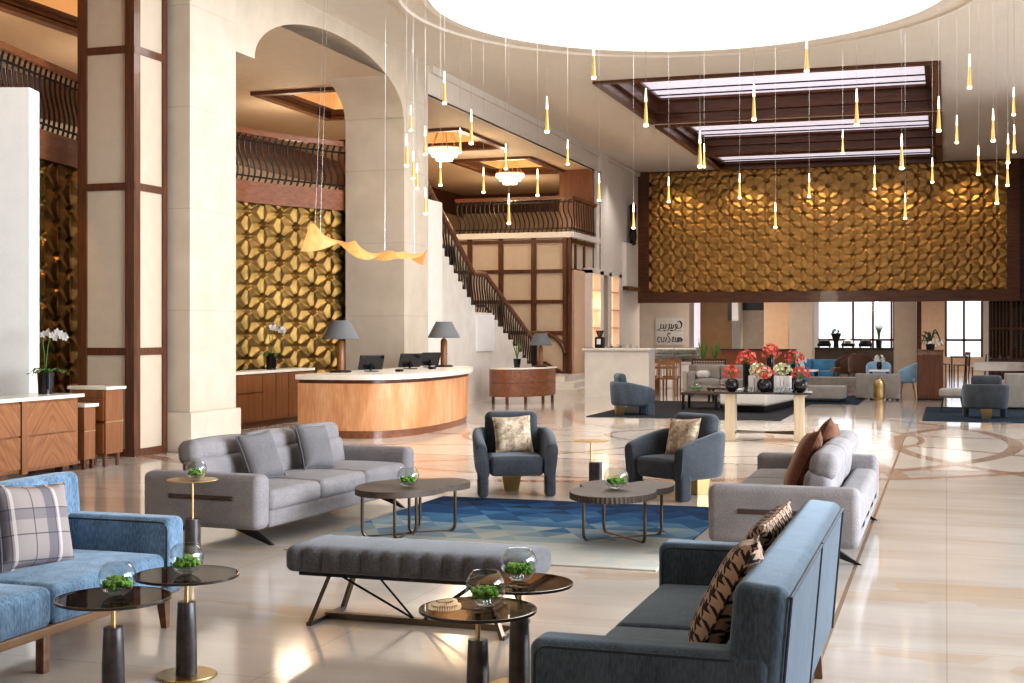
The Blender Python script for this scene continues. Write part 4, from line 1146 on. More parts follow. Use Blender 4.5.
def table_lamp(label, loc, s=1.0):
    t = thing('table_lamp', label, 'lamp', loc, 0, 'grey shaded table lamps'); t.scale = (s, s, s)
    b = MB(); b.lathe([(0, 0), (.17, 0), (.17, .02), (.14, .035), (0, .035)], n=24); b.build('base', 'iron', t)
    b = MB(); b.lathe([(0, .03), (.062, .03), (.062, .22), (.068, .225), (.068, .245), (.062, .25), (.06, .48), (.045, .5), (.02, .52), (.015, .60), (0, .60)], n=20); b.build('column', 'walnut', t)
    b = MB(); b.lathe([(.30, .53), (.29, .53), (.14, .82), (.145, .825), (.30, .535)], n=36); b.build('lamp_shade', 'greyshade', t)
    b = MB(); b.lathe([(0, .52), (.03, .54), (.045, .6), (.03, .65), (0, .66)], n=12); b.build('bulb', 'whitebox', t)
table_lamp('table lamp with grey cone shade at the near end of the reception desk', (-9.5, 20.0, 1.0), 1.04)
table_lamp('table lamp with grey cone shade at the far end of the reception desk', (-9.1, 23.7, 1.0), 1.04)
# credenza behind reception
t = thing('reception_credenza', 'wooden credenza with ivory top against the gold wall behind reception', 'credenza')
b = MB(); b.box(-11.83, -11.42, 17.9, 22.8, .1, .94); b.build('carcass', 'walnut', t, smooth=False)
b = MB(); b.box(-11.8, -11.46, 17.95, 22.75, 0, .1); b.build('plinth', 'dwoody', t, smooth=False)
b = MB(); b.box(-11.85, -11.38, 17.87, 22.83, .94, .985); b.build('worktop', 'ivory', t, smooth=False)
for k in range(5):
    y0 = 17.95+k*.965
    if k % 2 == 0:
        b = MB(); b.box(-11.42, -11.40, y0, y0+.95, .62, .92); b.build('drawer', 'walnut', t, smooth=False)
        b = MB(); b.box(-11.42, -11.40, y0, y0+.95, .13, .60); b.build('door', 'walnut', t, smooth=False)
    else:
        for q in (0, .48):
            b = MB(); b.box(-11.42, -11.40, y0+q, y0+q+.465, .13, .92); b.build('door', 'walnut', t, smooth=False)
def orchid(label, loc, seed, h=.62):
    rr = random.Random(seed); t = thing('potted_orchid', label, 'orchid', loc)
    b = MB(); b.lathe([(0, 0), (.085, 0), (.10, .26), (.085, .26), (.08, .22), (0, .22)], n=24); b.build('pot', 'blackgloss', t)
    b = MB()
    for k in range(7):
        a = k*.9+.3; L = rr.uniform(.2, .3); dx, dy = math.cos(a), math.sin(a); w = Vector((-dy, dx, 0))*.035; rows = []
        for q in range(6):
            f = q/5; p = Vector((dx*L*f, dy*L*f, .24+.22*f-.26*f*f*rr.uniform(.6, 1.0))); k_ = math.sin(PI*min(.98, f*.9+.1)); rows.append([p-w*k_, p-Vector((0, 0, .01)), p+w*k_])
        b.grid(rows)
    b.build('leaves', 'leaf', t)
    b = MB(); tips = []
    for s in (-1, 1):
        P = catmull([(0, 0, .22), (s*.02, 0, .22+h*.5), (s*.05, .02, .22+h*.85), (s*.05+.12, .02, .22+h), (s*.05+.25, .03, .22+h*.92)], 6); b.tube(P, .006, 5); tips += P[14:]
    b.build('stalk', 'leaf', t)
    for p in tips[::2]:
        b = MB(); d = Vector((rr.uniform(-.4, .4), -1, rr.uniform(-.2, .4))).normalized(); u = d.orthogonal().normalized(); w = d.cross(u); p = p+Vector((rr.uniform(-.04, .04), -.02, rr.uniform(-.05, .03)))
        for m in range(5):
            a = 2*PI*m/5; e = u*math.cos(a)+w*math.sin(a); f = u*math.cos(a+.6)+w*math.sin(a+.6); g = u*math.cos(a-.6)+w*math.sin(a-.6)
            b.add([p, p+f*.032+d*.006, p+e*.05, p+g*.032+d*.006], [(0,1,2,3)])
        b.build('flower', 'petal', t, smooth=False)
    return t
orchid('white orchid in dark pot on the credenza behind reception', (-11.62, 21.55, .985), 3, .55)
orchid('white orchid in dark pot behind the chevron concierge desk, before the ivory screen', (-10.32, 13.5, .93), 5, .52)

# ---- twisting veneer pendant sculpture over reception
t = thing('ribbon_pendant', 'glowing twisted wood veneer ribbon hung on wires over the reception desk', 'pendant sculpture')
b = MB(); rows = []
A = Vector((-9.0, 17.75, 3.06)); B = Vector((-9.0, 22.45, 3.0))
for i in range(101):
    f = i/100; p = A.lerp(B, f)+Vector((.05*math.sin(f*9), 0, .05*math.sin(f*7.5+.6)-.02)); a = f*PI*3.0+1.15
    w = .05+.12*abs(math.cos(f*PI*2.1-.1))**1.2+(.05 if f < .18 else 0)*(1-f/.18)
    e = Vector((math.cos(a)*.9, .25*math.sin(f*20), math.sin(a))); rows.append([p+e*w*q+Vector((0, 0, .02*(1-q*q))) for q in (-1, -.5, 0, .5, 1)])
b.grid(rows); o = b.build('ribbon', 'veneer', t, ang=180)
for f, yt in ((.06, 18.4), (.10, 18.5), (.62, 20.7), (.9, 21.9)):
    p = A.lerp(B, f); b = MB(); b.tube([p+Vector((0, 0, -.02)), (p.x, yt, H0-.01)], .0025, 4); b.build('wire', 'steel', t)

# ================================================================== CONCIERGE DESK + CABINETS (left)
t = thing('concierge_desk', 'chevron veneered concierge desk with ivory top at far left', 'desk')
b = MB(); b.box(-10.55, -9.98, 9.6, 13.66, .08, .89); b.build('carcass', 'walnut', t, smooth=False)
b = MB(); b.box(-10.6, -9.93, 9.55, 13.72, .89, .93); b.build('worktop', 'ivory', t, smooth=False)
for k in range(4):
    y1 = 13.60-k*1.02; y0 = y1-.9
    for z0, z1 in ((.12, .48), (.50, .86)):
        b = MB(); b.box(-9.98, -9.955, y0, y1, z0, z1); b.build('panel', chevron('chevron_panel_walnut', (.36,.155,.06), (.20,.075,.028), (y0+y1)/2), t, smooth=False)
    b = MB(); b.box(-9.98, -9.94, y0-.11, y0-.01, .06, .89); b.build('stile', 'walnut', t, smooth=False)
for y in (13.5, 12.4, 11.2, 10.0):
    b = MB(); b.box(-10.1, -9.99, y-.12, y, 0, .08); b.box(-10.5, -10.38, y-.12, y, 0, .08); b.build('foot', 'dwoody', t, smooth=False)
t = thing('low_pedestal', 'narrow low wooden pedestal with white top at the end of the chevron desk', 'pedestal')
b = MB(); b.box(-10.3, -9.96, 13.76, 13.98, .12, .76); b.build('carcass', 'walnut', t, smooth=False)
b = MB(); b.box(-10.33, -9.93, 13.73, 14.01, .76, .80); b.build('worktop', 'ivory', t, smooth=False)
b = MB(); b.box(-10.305, -9.955, 13.755, 13.985, .46, .47); b.build('band', 'brass', t, smooth=False)
for x, y in ((-10.27, 13.79), (-9.99, 13.79), (-10.27, 13.95), (-9.99, 13.95)):
    b = MB(); b.bar((x, y, 0), (x, y, .13), .045); b.build('leg', 'dwood', t, smooth=False)
t = thing('curved_cabinet', 'small wooden cabinet with rounded end and tapered legs beside the dark framed column', 'cabinet')
def dpoly(o=0):
    P = [(-9.88+o, 14.08-o), (-9.88+o, 14.44+o)]
    c = (-10.32, 14.26); r = .18+o
    for k in range(13): a = PI/2+PI*k/12; P.append((c[0]+r*math.cos(a), c[1]+r*math.sin(a)))
    return P
b = MB(); b.prism(dpoly(), .16, .96); b.build('carcass', 'walnut', t)
b = MB(); b.prism(dpoly(.03), .96, .995); b.build('worktop', 'ivory', t)
b = MB(); b.prism(dpoly(.006), .55, .57); b.build('band', 'brass', t)
for z0, z1 in ((.18, .54), (.58, .84)):
    b = MB(); b.box(-10.28, -9.91, 14.065, 14.08, z0, z1); b.build('door', 'walnut', t, smooth=False)
b = MB(); b.box(-10.28, -9.91, 14.065, 14.08, .86, .95); b.build('drawer', 'walnut', t, smooth=False)
for x, y in ((-9.93, 14.13), (-9.93, 14.39), (-10.26, 14.13), (-10.26, 14.39)):
    b = MB(); b.tube([(x, y, .17), (x, y, 0)], .035, 8, r2=.022); b.build('leg', 'dwood', t)

# ---- small curved desk by the stairs
t = thing('guest_relations_desk', 'small curved red wood desk with ivory top by the stairs', 'desk')
P = []
c = (-9.58, 29.15)
for k in range(15): a = PI*.55+PI*1.02*k/14; P.append((c[0]+.46*math.cos(a), c[1]+.46*math.sin(a)))
P += [(-9.12, 29.0), (-8.85, 29.6), (-8.80, 30.3), (-9.2, 30.4), (-9.35, 29.7)]
b = MB(); b.prism(P, .17, .80); b.build('carcass', 'redwood', t)
b = MB(); b.prism([(c[0]+(x-c[0])*1.04, c[1]+(y-c[1])*1.03) for x, y in P], .80, .835); b.build('worktop', 'ivory', t)
b = MB(); b.prism([(c[0]+(x-c[0])*1.005, c[1]+(y-c[1])*1.005) for x, y in P], .48, .495); b.build('band', 'dwood', t)
for x, y in ((-8.85, 30.2), (-8.9, 29.6), (-9.15, 29.05), (-9.5, 28.75), (-9.95, 29.1)):
    b = MB(); b.bar((x, y, 0), (x, y, .18), .06); b.build('leg', 'dwood', t, smooth=False)
table_lamp('table lamp with dark cone shade on the small curved desk by the stairs', (-9.05, 29.9, .835), .95)
t = thing('desk_orchid_pot', 'small dark potted plant beside the lamp on the curved desk', 'potted plant', (-9.42, 29.25, .835))
b = MB(); b.lathe([(0, 0), (.07, 0), (.09, .2), (.07, .2), (0, .17)], n=16); b.build('pot', 'blackgloss', t)
b = MB()
for k in range(9):
    a = k*.7; b.tube(catmull([(0, 0, .17), (.04*math.cos(a), .04*math.sin(a), .35), (.12*math.cos(a), .12*math.sin(a), .5+.05*(k % 3))], 4), .012, 5, r2=.003)
b.build('leaves', 'leaf', t)

# ================================================================== PENDANTS AND CHANDELIERS
PEND = [
 ('P', [(-9.2, 22.3, 5.30), (-9.0, 22.1, 4.22), (-8.36, 20.36, 4.19), (-7.9, 19.74, 4.49), (-7.36, 17.68, 4.05), (-8.56, 21.4, 3.7)]),
 ('M', [(-7.84, 20.26, 4.05), (-6.71, 17.5, 4.88), (-8.5, 22.97, 4.96), (-6.0, 16.64, 4.17), (-7.89, 22.53, 4.16), (-7.51, 22.65, 4.58), (-6.28, 19.09, 3.3), (-6.56, 21.49, 3.96)]),
 ('C', [(-4.86, 16.34, 4.23), (-6.62, 23.59, 4.74), (-4.37, 16.83, 4.98), (-5.57, 21.81, 3.88), (-5.33, 23.36, 3.52)]),
 ('W', [(-3.5, 16.02, 4.2), (-2.92, 16.51, 3.73), (-4.4, 25.34, 4.81), (-2.3, 16.87, 4.34), (-1.73, 17.69, 5.07), (-1.83, 25.48, 4.98), (-1.06, 17.12, 4.25), (-.55, 18.08, 3.8)]),
 ('G', [(-4.73, 23.56, 3.99), (-3.61, 24.57, 4.12), (-2.91, 24.15, 3.53), (-2.49, 25.97, 4.24), (-1.3, 26.35, 4.39), (-.68, 24.27, 3.64), (-.24, 25.67, 4.41), (.48, 21.99, 4.12)]),
 ('R', [(.3, 18.87, 4.94), (-.09, 18.23, 4.29), (1.05, 23.16, 5.2), (.17, 23.14, 4.78), (.63, 19.89, 4.35), (1.07, 23.43, 4.63), (.92, 22.13, 4.3), (1.0, 24.23, 4.16), (.77, 22.56, 3.71)]),
]
LAB = {'P': 'slim brass cone pendant light, %s from the left among those before the stone pillars',
       'M': 'slim brass cone pendant light, %s from the left before the mezzanine lounge',
       'C': 'slim brass cone pendant light, %s from the left between mezzanine and gold panel',
       'W': 'slim brass cone pendant light, %s from the left before the wooden ceiling coffers',
       'G': 'slim brass cone pendant light, %s from the left whose tip hangs before the gold panel',
       'R': 'slim brass cone pendant light, %s highest of the cluster at the far right'}
T_ = math.atan2(434, 1330.)
def uu(p):
    c, s = math.cos(T_), math.sin(T_); return (c*p[0]+s*p[1])/(-s*p[0]+c*p[1])
def ee(p): 
    c, s = math.cos(T_), math.sin(T_); return -(p[2]-1.7)/(-s*p[0]+c*p[1])
proto = None
for z_, L in PEND:
    L = sorted(L, key=ee if z_ == 'R' else uu)
    for i, p in enumerate(L):
        lab = LAB[z_] % ORD[i]
        if z_ == 'R' and i == 0: lab = lab.replace('first highest', 'topmost')
        d = math.hypot(p[0]-OC[0], p[1]-OC[1]); top = H0+.43 if d < 4.13 else (H0-.05 if d < 4.74 else H0)
        if proto is None:
            t = proto = thing('pendant_light', lab, 'pendant light', p, 0, 'slim brass pendants under the round skylight')
            b = MB(); b.lathe([(0, .02), (.029, .02), (.026, .06), (.013, .30), (.006, .45), (0, .45)], n=16); b.build('brass_cone', 'glowbrass', t)
            b = MB(); b.lathe([(0, -.01), (.026, -.006), (.032, .01), (.029, .026), (0, .028)], n=16); b.build('lamp_tip', 'tipglow', t)
            b = MB(); b.lathe([(0.0145, .30), (.011, .38), (.0075, .46), (0, .46)], n=10); b.build('lit_neck', 'tipglow', t)
        else:
            t = dup(proto, p, 0, lab)
            for ch in list(t.children):
                if ch.name.startswith('wire'): bpy.data.objects.remove(ch)
        b = MB(); b.tube([(0, 0, .45), (0, 0, top-p[2])], .0022, 5); b.build('wire', 'steel', t)

def chandelier(label, loc, top):
    t = thing('chandelier', label, 'chandelier', loc)
    b = MB(); b.lathe([(0, top-.02), (.62, top-.02), (.55, top-.07), (.2, top-.12), (0, top-.12)], n=32); b.build('ceiling_rose', 'brass', t)
    for r_, z in ((.40, 0), (.31, -.10), (.2, -.2)):
        b = MB(); n = 40
        for k in range(n):
            a = 2*PI*k/n; b.lathe([(0, .07), (.02, .05), (.022, 0), (.01, -.04), (0, -.05)], (r_*math.cos(a), r_*math.sin(a), z), 6)
        o = b.build('crystal_tier', 'crystal', t)
        b = MB(); b.tube([(r_*math.cos(2*PI*k/32), r_*math.sin(2*PI*k/32), z+.08) for k in range(32)], .015, 6, closed=True); b.build('ring', 'brass', o)
    for k in range(6):
        a = PI*k/3; b = MB(); b.tube([(.38*math.cos(a), .38*math.sin(a), .07), (.08*math.cos(a), .08*math.sin(a), top-.1)], .01, 5); b.build('chain', 'brass', t)
chandelier('tiered crystal chandelier with gold rose beside the stone pillar', (-11.85, 30.9, 6.15), .80)
chandelier('bright tiered crystal chandelier over the middle of the mezzanine', (-12.1, 36.9, 6.2), .68)

# ================================================================== BACKGROUND LOUNGE AND RESTAURANT
def rug2(label, x0, x1, y0, y1, m):
    b = MB(); b.rbox((0, 0, .008), (x1-x0, y1-y0, .016), .007, 1); o = b.build('rug', m); o.location = ((x0+x1)/2, (y0+y1)/2, 0); tag(o, label, 'rug')
rug2('charcoal rug under the blue armchair before the marble bar', -6.7, -2.95, 25.2, 31.2, 'darkrug')
rug2('navy rug under the stool and slate armchair at right', -.42, 2.6, 26.0, 30.6, 'navyrug')
rug2('dark blue rug under the pale low table behind the flower table', -3.6, -1.9, 31.2, 35.2, 'navyrug')
# long white daybed
t = thing('daybed', 'long low off-white upholstered bench on a dark recessed base behind the flower table', 'bench', (-3.72, 29.2, 0), R(-6))
b = MB(); b.rbox((0, 0, .30), (1.0, 4.0, .30), .07, 4, (0, 0, .015)); b.build('cushion', 'offwhitefab', t)
b = MB(); b.rbox((0, 0, .085), (.75, 3.5, .16), .01, 1); b.build('base', 'blackmetal', t)
# lounge sofas etc. behind
def simple_sofa(name, label, loc, rz, L, D, m, arms=True, seat=.42, back=.78, nb=3):
    t = thing(name, label, 'sofa', loc, rz)
    b = MB(); b.rbox((0, 0, .17), (D, L, .2), .03, 2); b.build('base', m, t)
    w = (L-(.4 if arms else .02))/nb
    for k in range(nb):
        y = (k-(nb-1)/2)*w
        b = MB(); b.rbox((.08, y, .34), (D-.2, w-.01, .17), .05, 3, (0, 0, .02)); b.build('seat_cushion', m, t)
        b = MB(); b.rbox((-D/2+.24, y, .58), (.17, w-.01, .38), .06, 3, (.02, 0, 0), (0, R(-8), 0)); b.build('back_cushion', m, t)
    b = MB(); b.rbox((-D/2+.06, 0, .41), (.16, L+.012, .74), .04, 3); b.build('backrest', m, t)
    if arms:
        for s in (-1, 1): b = MB(); b.rbox((0, s*(L/2-.1), .36), (D, .2, .5), .05, 3); b.build('arm', m, t)
    for sx in (-1, 1):
        for sy in (-1, 1): b = MB(); b.bar((sx*(D/2-.1), sy*(L/2-.1), 0), (sx*(D/2-.1), sy*(L/2-.1), .1), .05); b.build('foot', 'blackmetal', t, smooth=False)
    return t
simple_sofa('lounge_sofa', 'taupe lounge sofa in front of the woven screen, left of the flower table', (-5.3, 34.75, 0), R(-84), 2.3, .95, 'taupefab')
simple_sofa('lounge_sofa', 'grey high-sided sofa seen from behind with a gold lantern before it', (-1.57, 33.9, 0), R(90), 1.25, .9, 'taupefab', nb=2, back=.8).scale = (1, .84, .82)
simple_sofa('lounge_sofa', 'taupe lounge sofa at the right edge beyond the slate armchair', (1.75, 30.7, 0), R(96), 1.2, .9, 'taupefab', nb=2)
t = thing('round_bolster', 'pale bolster cushion on the end of the taupe lounge sofa', 'cushion', (-6.05, 34.72, .44))
b = MB(); b.rbox((0, 0, .1), (.34, .5, .2), .09, 4); b.build('pad', 'offwhitefab', t)
b = MB(); b.tube([(.17*math.cos(2*PI*k/20), .25*math.sin(2*PI*k/20), .1) for k in range(20)], .006, 5, closed=True); b.build('piping', 'taupefab', t)
t = thing('woven_screen', 'low woven lattice screen panel standing behind the taupe lounge sofa', 'screen', (-6.05, 35.6, 0), R(4))
b = MB(); b.box(-.42, .42, -.015, .015, .18, .88); b.build('lattice', 'basket', t, smooth=False)
b = MB(); b.box(-.47, -.42, -.03, .03, 0, .93); b.box(.42, .47, -.03, .03, 0, .93); b.box(-.47, .47, -.03, .03, .88, .93); b.box(-.47, .47, -.03, .03, .13, .18); b.build('frame', 'dwood', t, smooth=False)
b = MB(); b.box(-6.9, -5.0, 36.3, 36.5, 0, .56); struct(b.build('partition', 'offwhitefab', smooth=False))
def low_table(label, loc, sx, sy, h, top, leg, rz=0, name='low_table', th=.05):
    t = thing(name, label, 'table', loc, rz)
    b = MB(); b.rbox((0, 0, h-th/2), (sx, sy, th), .01, 1); b.build('tabletop', top, t)
    for qx in (-1, 1):
        for qy in (-1, 1):
            b = MB(); b.bar((qx*(sx/2-.05), qy*(sy/2-.05), 0), (qx*(sx/2-.05), qy*(sy/2-.05), h-th), .05); b.build('leg', leg, t, smooth=False)
    return t
low_table('low pale coffee table with dark shelf beside the blue armchair', (-4.95, 28.3, 0), .8, .8, .38, 'taupewood', 'blackmetal')
moss_bowl('glass bowl of moss on the low table beside the blue armchair', (-5.05, 28.2, .382), .12)
low_table('low dark coffee table with stacked magazines near the white daybed', (-4.85, 31.2, 0), .9, .7, .36, 'darktop', 'blackmetal')
for k in range(3):
    b = MB(); b.rbox((0, 0, .015), (.30, .22, .03), .004, 1); o = b.build('magazine', ['whitebox', 'brownwall', 'greyscreen'][k]); o.location = (-4.85, 31.15, .362+.031*k); o.rotation_euler = (0, 0, .3*k); tag(o, '%s magazine in the stack on the low dark table' % ['white bottom', 'brown middle', 'grey top'][k], 'magazine', 'magazines on the low table')
low_table('long pale low table before the grey high-sided sofa', (-2.95, 32.2, 0), 1.4, .8, .38, 'taupefab', 'blackmetal', th=.28)
# gold lantern on stand
t = thing('gold_lantern', 'gold lantern standing on the floor against the back of the grey sofa', 'lantern', (-1.52, 33.0, 0)); t.scale = (.85, .85, .8)
b = MB(); b.lathe([(0, 0), (.15, 0), (.15, .04), (.13, .06), (.17, .2), (.14, .3), (.16, .42), (.15, .55), (.1, .6), (0, .6)], n=16); b.build('body', 'brass', t)
b = MB(); b.lathe([(.17, .08), (.185, .09), (.17, .1)], n=16); b.build('band', 'brass', t)
b = MB(); b.lathe([(.10, .6), (.03, .66), (.04, .7), (0, .72)], n=12); b.build('cap', 'brass', t)
# wooden dining set near marble bar
def dining_chair(label, loc, rz, m='oakchair', group=None, slats=5, proto=[None]):
    t = thing('dining_chair', label, 'chair', loc, rz, group)
    b = MB(); b.rbox((0, 0, .45), (.44, .44, .04), .01, 1); b.build('seat', m, t)
    for sx in (-1, 1):
        for sy in (-1, 1):
            b = MB(); top = .88 if sx < 0 else .45; b.bar((sx*.19, sy*.19, 0), (sx*.19-(.05 if sx < 0 else 0), sy*.19, top), .035); b.build('leg', m, t, smooth=False)
    b = MB(); b.bar((-.24, -.21, .86), (-.24, .21, .86), .03, .10)
    for k in range(slats): y = -.15+.3*k/(slats-1); b.bar((-.2, y, .47), (-.235, y, .84), .02)
    b.build('backrest', m, t, smooth=False)
    return t
low_table('wooden dining table by the marble bar', (-7.3, 34.5, 0), 1.15, .8, .74, 'oakchair', 'paleoak', R(5), 'dining_table')
for i, (x, y, r_) in enumerate(((-7.82, 33.75, 90), (-7.3, 33.72, 92), (-6.78, 33.78, 88), (-8.2, 34.6, 0), (-7.6, 35.3, -90), (-7.0, 35.3, -90))):
    dining_chair(['honey wood slat-back chair at the wooden table, left of three near the viewer', 'honey wood slat-back chair at the wooden table, middle of three near the viewer', 'honey wood slat-back chair at the wooden table, right of three near the viewer', 'honey wood chair at the left end of the wooden table', 'honey wood chair on the far side of the wooden table, left one', 'honey wood chair on the far side of the wooden table, right one'][i], (x, y, 0), R(r_), 'oakchair', 'slat-back chairs at the wooden table')
# tub chairs and blue seating
def tub(name, label, loc, rz, m, legm, s=1.0, group=None):
    t = thing(name, label, 'chair', loc, rz, group); t.scale = (s, s, s)
    P = [Vector((.27*math.cos(a), .27*math.sin(a), 0)) for a in [R(60)+R(240)*k/16 for k in range(17)]]; rows = []
    for i, p in enumerate(P):
        nr = p.normalized(); f = abs(i-8)/8; zt = .82-.2*f**2; zb = .36; row = []
        for k in range(10):
            a = 2*PI*k/10; row.append(p+nr*(.03*math.cos(a)+.04*(zt-.5)*(1 if math.sin(a) > 0 else 0))+Vector((0, 0, (zt+zb)/2+(zt-zb)/2*sgn(math.sin(a))*abs(math.sin(a))**.4)))
        rows.append(row)
    b = MB(); b.grid(rows, cv=True); b.add(rows[0], [tuple(range(10))]); b.add(rows[-1], [tuple(range(10))]); b.build('backrest', m, t, ang=60)
    b = MB(); b.rbox((.02, 0, .41), (.52, .5, .12), .05, 3); b.build('seat', m, t)
    for sx in (-1, 1):
        for sy in (-1, 1): b = MB(); b.tube([(sx*.17, sy*.17, .36), (sx*.24, sy*.24, 0)], .018, 6, r2=.01); b.build('leg', legm, t)
    return t
for i, (x, y, r_) in enumerate(((-.98, 34.85, 180), (-.92, 35.75, 170), (-1.70, 36.5, -90), (-.90, 36.75, 176))):
    tub('tub_chair', ['pale blue tub chair with slim gold legs beside the dark wood cabinet', 'pale blue tub chair with gold legs, second from the dark wood cabinet', 'pale blue tub chair behind the grey high-sided sofa, under the white flowers', 'pale blue tub chair with gold legs, third from the dark wood cabinet'][i], (x, y, 0), R(r_), 'paleblue', 'brass', 1.08, 'pale blue tub chairs')
simple_sofa('lounge_sofa', 'sky blue sofa in the restaurant lounge right of the beige column', (-4.0, 42.6, 0), R(-90), 1.6, .8, 'brightblue', False, nb=2)
for i, (x, y, r_) in enumerate(((-2.95, 41.3, 200), (-2.40, 40.6, 92))):
    tub('tub_chair', ['brown leather tub chair turned to the sky blue sofa', 'brown leather tub chair seen from behind, in front of the windows'][i], (x, y, 0), R(r_), 'browntub', 'dwood', 1.22, 'brown tub chairs')
low_table('small white topped table before the sky blue sofa', (-4.05, 40.2, 0), .9, .7, .52, 'whitebox', 'blackmetal')
low_table('low grey bench table between the flower table and the brown tub chairs', (-2.75, 37.6, 0), 1.7, .8, .40, 'taupefab', 'blackmetal', th=.24)
low_table('small white table among the pale blue tub chairs', (-1.6, 34.75, 0), .5, .5, .70, 'whitebox', 'blackmetal')
def small_vase(label, loc, flower, vm='blackgloss', r=.07):
    t = thing('flower_vase', label, 'vase of flowers', loc); rr = random.Random(sum(map(ord, label)))
    b = MB(); b.lathe([(0, 0), (r*.7, 0), (r, .1), (r*.7, .2), (r*.6, .2), (0, .15)], n=16); b.build('vase', vm, t)
    b = MB(); flowers(b, (0, 0, .26), .11, 30, rr, .045); b.build('flowers', flower, t, smooth=False)
small_vase('dark vase of white flowers among the pale blue tub chairs', (-1.6, 34.75, .702), 'petal')
small_vase('white vase of white flowers on the small table by the sky blue sofa', (-4.05, 40.2, .522), 'petal', 'whitebox')
# buffet bar by the windows
t = thing('buffet_bar', 'long dark buffet bar standing before the restaurant windows', 'bar counter')
b = MB(); b.box(-5.6, -1.9, 52.6, 53.4, 0, .96); b.build('front', 'sheer', t, smooth=False)
b = MB(); b.box(-5.65, -1.85, 52.5, 53.5, .96, 1.02); b.build('worktop', 'darktop', t, smooth=False)
b = MB(); b.box(-5.02, -4.9, 51.8, 51.92, 0, 2.25); o = b.build('slim_post', 'iron', smooth=False); tag(o, 'slim dark post standing at the left end of the buffet bar', 'post')
for i, x in enumerate((-4.5, -3.6, -2.95)):
    t = thing('chafing_dish', 'dark chafing dish on the buffet bar, %s from the left' % ORD[i], 'serving dish', (x, 52.95, 1.02))
    b = MB(); b.rbox((0, 0, .1), (.5, .35, .12), .03, 2); b.build('tray', 'blackmetal', t)
    b = MB(); b.lathe([(.24, .16), (.2, .26), (.08, .32), (0, .32)], n=20); b.build('lid', 'steel' if i == 1 else 'blackmetal', t)
    for s in (-1, 1): b = MB(); b.box(s*.2-.02, s*.2+.02, -.1, .1, 0, .05); b.build('foot', 'blackmetal', t, smooth=False)
t = thing('buffet_vase', 'black flared vase on the buffet bar, near its left end', 'vase', (-4.05, 52.9, 1.02))
b = MB(); b.lathe([(0, 0), (.1, 0), (.09, .2), (.2, .55), (.18, .55), (.06, .2), (0, .15)], n=18); b.build('vase', 'blackgloss', t)
b = MB(); flowers(b, (0, 0, .55), .15, 14, random.Random(4), .07); b.build('leaves', 'leaf', t, smooth=False)
t = thing('potted_plant', 'slender potted plant on the right end of the buffet bar', 'potted plant', (-2.45, 52.9, 1.02))
b = MB(); b.lathe([(0, 0), (.1, 0), (.12, .3), (.1, .3), (0, .25)], n=16); b.build('pot', 'blackgloss', t)
b = MB()
for k in range(9): a = k*.75; b.tube(catmull([(0, 0, .25), (.05*math.cos(a), .05*math.sin(a), .6), (.16*math.cos(a), .16*math.sin(a), .85+.04*(k % 4))], 4), .03, 5, r2=.006)
b.build('leaves', 'leaf', t)
# restaurant furniture at the right window
for i, (x, y, r_) in enumerate(((.52, 50.2, 200), (-.12, 51.5, -20), (1.02, 46.6, 180))):
    dining_chair(['dark wooden armchair silhouetted before the right window', 'dark wooden chair partly behind the tall dark cabinet', 'dark wooden chair beside the slate armchair, under the right window'][i], (x, y, 0), R(r_), 'dwood', 'dark restaurant chairs', 4)
low_table('dark dining table between the chairs at the right window', (.45, 51.4, 0), .6, .6, .74, 'dwoodx', 'dwood', 0, 'dining_table')
# dark cabinet with plant
t = thing('tall_cabinet', 'tall dark wood host cabinet with foliage on top, right of the beige column', 'cabinet', (-.36, 33.9, 0))
b = MB(); b.rbox((0, 0, .62), (.60, .6, 1.14), .01, 1); b.build('carcass', 'dwood', t)
b = MB(); b.box(-.29, .29, -.28, .28, 0, .06); b.build('plinth', 'iron', t, smooth=False)
b = MB(); b.rbox((0, 0, 1.205), (.64, .64, .03), .005, 1); b.build('worktop', 'dwoodx', t)
b = MB(); b.box(-.27, .27, -.312, -.30, .12, 1.1); b.build('door', 'dwood', t, smooth=False)
t = thing('trailing_plant', 'dark leaved plant arching over the top of the tall dark cabinet', 'potted plant', (-.36, 33.85, 1.22))
b = MB(); b.lathe([(0, 0), (.09, 0), (.11, .14), (.09, .14), (0, .12)], n=16); b.build('pot', 'blackgloss', t)
b = MB(); rr = random.Random(9)
for k in range(16):
    a = rr.random()*2*PI; L = rr.uniform(.15, .42); b.tube(catmull([(0, 0, .12), (L*.4*math.cos(a), L*.4*math.sin(a), .12+rr.uniform(.1, .4)), (L*math.cos(a), L*math.sin(a), rr.uniform(.05, .45))], 4), .022, 5, r2=.006)
b.build('leaves', 'darkleaf', t)
b = MB(); rr = random.Random(10)
for k in range(9): flowers(b, (rr.uniform(-.3, .3), rr.uniform(-.2, .1), .06+rr.uniform(0, .2)), .05, 5, rr, .035)
b.build('blossom', 'petal', t, smooth=False)
# stool
t = thing('footstool', 'taupe footstool with dark splayed legs on the navy rug', 'stool', (.12, 28.9, 0))
b = MB(); b.rbox((0, 0, .40), (.52, .46, .17), .06, 3, (0, 0, .02)); b.build('seat', 'taupefab', t)
for sx in (-1, 1):
    for sy in (-1, 1): b = MB(); b.tube([(sx*.17, sy*.15, .33), (sx*.22, sy*.19, .016)], .022, 6, r2=.014); b.build('leg', 'blackmetal', t)
b = MB(); b.bar((-.2, 0, .1), (.2, 0, .1), .025); b.bar((-.2, -.17, .1), (-.2, .17, .1), .025); b.bar((.2, -.17, .1), (.2, .17, .1), .025); b.build('stretcher', 'blackmetal', t, smooth=False)
